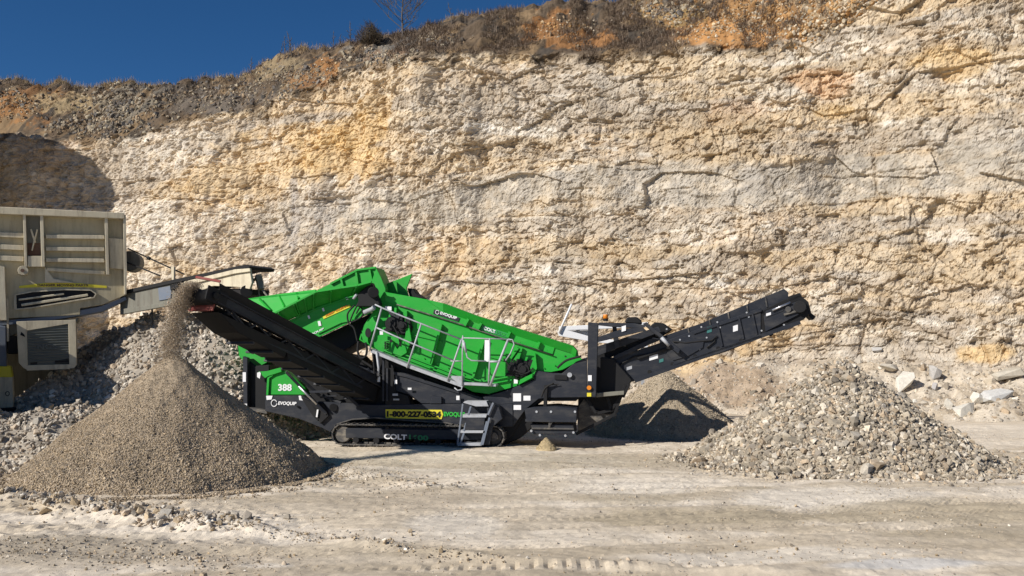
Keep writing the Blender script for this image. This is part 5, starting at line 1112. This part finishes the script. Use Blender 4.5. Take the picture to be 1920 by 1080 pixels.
pc('lower_beam', 'beigedk', [(-260, 628), (0, 610), (148, 596), (145, 604), (60, 612), (0, 640), (-260, 655)], .25, 2.6, .01)
lb_ = pc('radiator_cabinet', 'beigedk', [(32, 606), (142, 600), (144, 684), (138, 691), (52, 694), (40, 684)], -.25, .9, .02)
pc('cabinet_frame', 'beige', [(31, 603), (50, 602), (52, 694), (44, 690), (35, 680)], -.30, -.252, .006, extra=[([(128, 600), (142, 599), (144, 684), (138, 691), (130, 691)], -.30, -.252), ([(50, 685), (131, 683), (131, 692), (50, 695)], -.30, -.253), ([(50, 602), (129, 600), (129, 607), (50, 620)], -.3, -.253)])
m_ = MB()
for k in range(15): y = 612 + k * 4.9; a = K(51, y + 3, -.27); b = K(130, y, -.27); m_.beam(a, b, .012, .05, up=(0, -.6, 1))
m_.build('louvre', M['louvre'], CR_); pc('grille', 'louvre', [(50, 612), (130, 606), (130, 686), (50, 688)], -.262, -.2525, 0)
text('NGS', 'lettering', 'louvre', FC, 70, 106, 645, 655, -.30, CR_, 0, bold=.035)
m_ = MB(); FC.poly(m_, [(40, 622), (46, 628), (47, 632), (38, 628)], -.32, -.30); FC.poly(m_, [(103, 676), (130, 672), (131, 682), (103, 682)], -.285, -.28); FC.poly(m_, [(57, 680), (70, 679), (70, 683), (57, 684)], -.285, -.28); m_.build('latch', M['black'], CR_)
pc('hydraulic_leg', 'steelblue', [(-4, 610), (11, 612), (12, 688), (-4, 688)], .0, .3, .02)
pc('support_leg', 'beige', [(-20, 706), (23, 706), (25, 764), (-20, 768)], -.1, .4, .02); pc('leg_band', 'yellow', [(-20, 686), (20, 687), (23, 708), (-20, 708)], -.11, .41, .02)
pc('leg_foot', 'black', [(-30, 764), (30, 764), (34, 800), (-34, 812)], -.1, .5, .02)
m_ = MB(); c = K(14, 738, -.105); pts = [c + Vector((math.cos(t) * .045, 0, math.sin(t) * .06)) for t in np.linspace(0, 6.28, 14)]; m_.tube(pts, .01, 6); m_.build('eyelet', M['black'], CR_)
m_ = MB(); m_.beam(K(14, 560, .05), K(15, 640, .05), .05, .05, up=(1, 0, 0)); FC.poly(m_, [(0, 498), (8, 500), (12, 600), (0, 600)], -.1, .1); m_.build('pipe', M['beige'], CR_)
pc('undercarriage', 'beigedk', [(-260, 655), (0, 640), (60, 640), (100, 690), (100, 760), (-260, 800)], 2.2, 3.0, .03)
pc('offscreen_shade_box', 'beigedk', [(-420, 560), (-60, 560), (-60, 830), (-420, 850)], -2.9, -.3, .04)  # added box, unseen left of view, to cast shade under the crusher
pc('axle_box', 'black', [(12, 630), (32, 630), (34, 664), (14, 664)], .1, .6, .02)
m_ = MB(); c = K(246, 490, .6); m_.cyl(c + Vector((-.05, -.1, 0)), c + Vector((.1, .6, 0)), .30, 20); m_.build('drum', M['beigedk'], CR_, .02)
m_ = MB()
for a, b in [((240, 466), (345, 514)), ((238, 492), (300, 517))]:
    m_.tube([K(*a, .4), K(*b, -1.2)], .022, 6)
m_.cyl(K(277, 483, -.2), K(281, 485, -.25), .05, 10); m_.build('support_rod', M['black'], CR_)
# crusher discharge conveyor (its own frame, running to the green hopper)
CC0, CC1 = W(225, 0, 26.2), W(474, 0, 23.9)
FD = Frame(350, 25.0, math.atan2(-(CC1.y - CC0.y), CC1.x - CC0.x))
CV = CR_
def pd(name, mat, pts, y0, y1, bevel=.008):
    mb = MB(); FD.poly(mb, pts, y0, y1); inv = []
    for v in mb.v:
        wp = FD.O + FD.ax * v[0] + FD.ay * v[1]; inv.append(tuple(FC.local((wp.x, wp.y, v[2]))))
    mb.v = inv; return mb.build(name, M[mat], CR_, bevel)
pd('conveyor_belt', 'rubber', [(225, 546), (330, 523), (440, 500), (460, 496), (468, 500), (466, 505), (440, 506), (330, 530), (225, 553)], -.05, .95)
pd('conveyor_side', 'beigedk', [(225, 553), (330, 530), (350, 528), (350, 558), (330, 568), (225, 584)], .0, .08); pd('conveyor_side', 'beigedk', [(225, 553), (330, 530), (440, 507), (468, 506), (474, 530), (350, 558), (225, 584)], .85, .93)
pd('conveyor_flange', 'beigedk', [(225, 580), (330, 564), (330, 571), (225, 590)], -.08, .04)
pd('head_panel', 'beige', [(345, 531), (400, 517), (440, 508), (468, 505), (472, 530), (468, 542), (445, 538), (400, 536), (348, 556)], -.02, .06)
pd('conveyor_flange', 'beige', [(345, 528), (440, 505), (468, 503), (469, 509), (440, 513), (345, 536)], -.08, -.02)
pd('belt_underside', 'rubber', [(300, 572), (400, 540), (470, 542), (468, 552), (440, 556), (330, 580)], .1, .85)
mb = MB()
def FDc(px, py, yl):
    v = FD.P(px, py, yl); wp = FD.O + FD.ax * v.x + FD.ay * v.y; return FC.local((wp.x, wp.y, v.z))
MB().cyl(FDc(462, 546, 0), FDc(462, 546, .9), .16, 20).build('head_drum', M['black'], CR_, smooth=True)
m_ = MB(); m_.cyl(FDc(486, 520, .2), FDc(486, 520, .5), .09, 14); m_.beam(FDc(484, 516, .3), FDc(490, 543, .3), .2, .16, up=(1, 0, 0)); m_.beam(FDc(488, 538, .3), FDc(502, 556, .3), .05, .05); m_.beam(FDc(484, 540, .3), FDc(487, 556, .3), .04, .04); m_.beam(FDc(468, 530, .3), FDc(484, 520, .3), .06, .06); m_.build('magnet_bracket', M['beigedk'], CR_, .01)
m_ = MB(); m_.beam(FDc(285, 575, .1), FDc(286, 610, .1), .05, .05, up=(1, 0, 0)); m_.beam(FDc(322, 540, -.05), FDc(336, 535, -.1), .1, .14); m_.build('bracket', M['black'], CR_)
pd('blue_panel', 'steelblue', [(296, 540), (322, 536), (320, 560), (298, 564)], -.03, -.002)
pd('lamp', 'beige', [(320, 500), (326, 500), (326, 528), (322, 530)], .1, .16)

# ------------------------------------------------------------------ pale steel frame standing behind the mast
FP = Frame(1120, 28.5, math.radians(5))
PF = empty('steel_frame', (FP.O.x, FP.O.y, 0), -FP.th, label='pale grey steel frame with a slanted pole sticking up behind the dark mast', cat='steel frame')
m_ = MB(); FP.poly(m_, [(1048, 612), (1215, 604), (1215, 613), (1048, 620)], 0, .15); m_.build('top_beam', M['white'], PF, .01)
m_ = MB(); FP.poly(m_, [(1045, 622), (1060, 618), (1110, 632), (1215, 645), (1215, 652), (1110, 641), (1048, 630)], .0, .12); m_.build('lower_beam', M['white'], PF, .01)
m_ = MB(); FP.poly(m_, [(1060, 615), (1110, 613), (1110, 632), (1075, 628)], .3, .34); m_.build('panel', M['galv'], PF, 0)
m_ = MB(); m_.tube([FP.P(1048, 624, -.05), FP.P(1072, 570, -.05)], .035, 8); m_.build('slanted_pole', M['white'], PF, smooth=True)
m_ = MB()
for x in (1112, 1205): a = FP.P(x, 630, .2); m_.beam(a, Vector((a.x, a.y, 0)), .1, .1, up=(1, 0, 0))
m_.build('leg', M['galv'], PF)
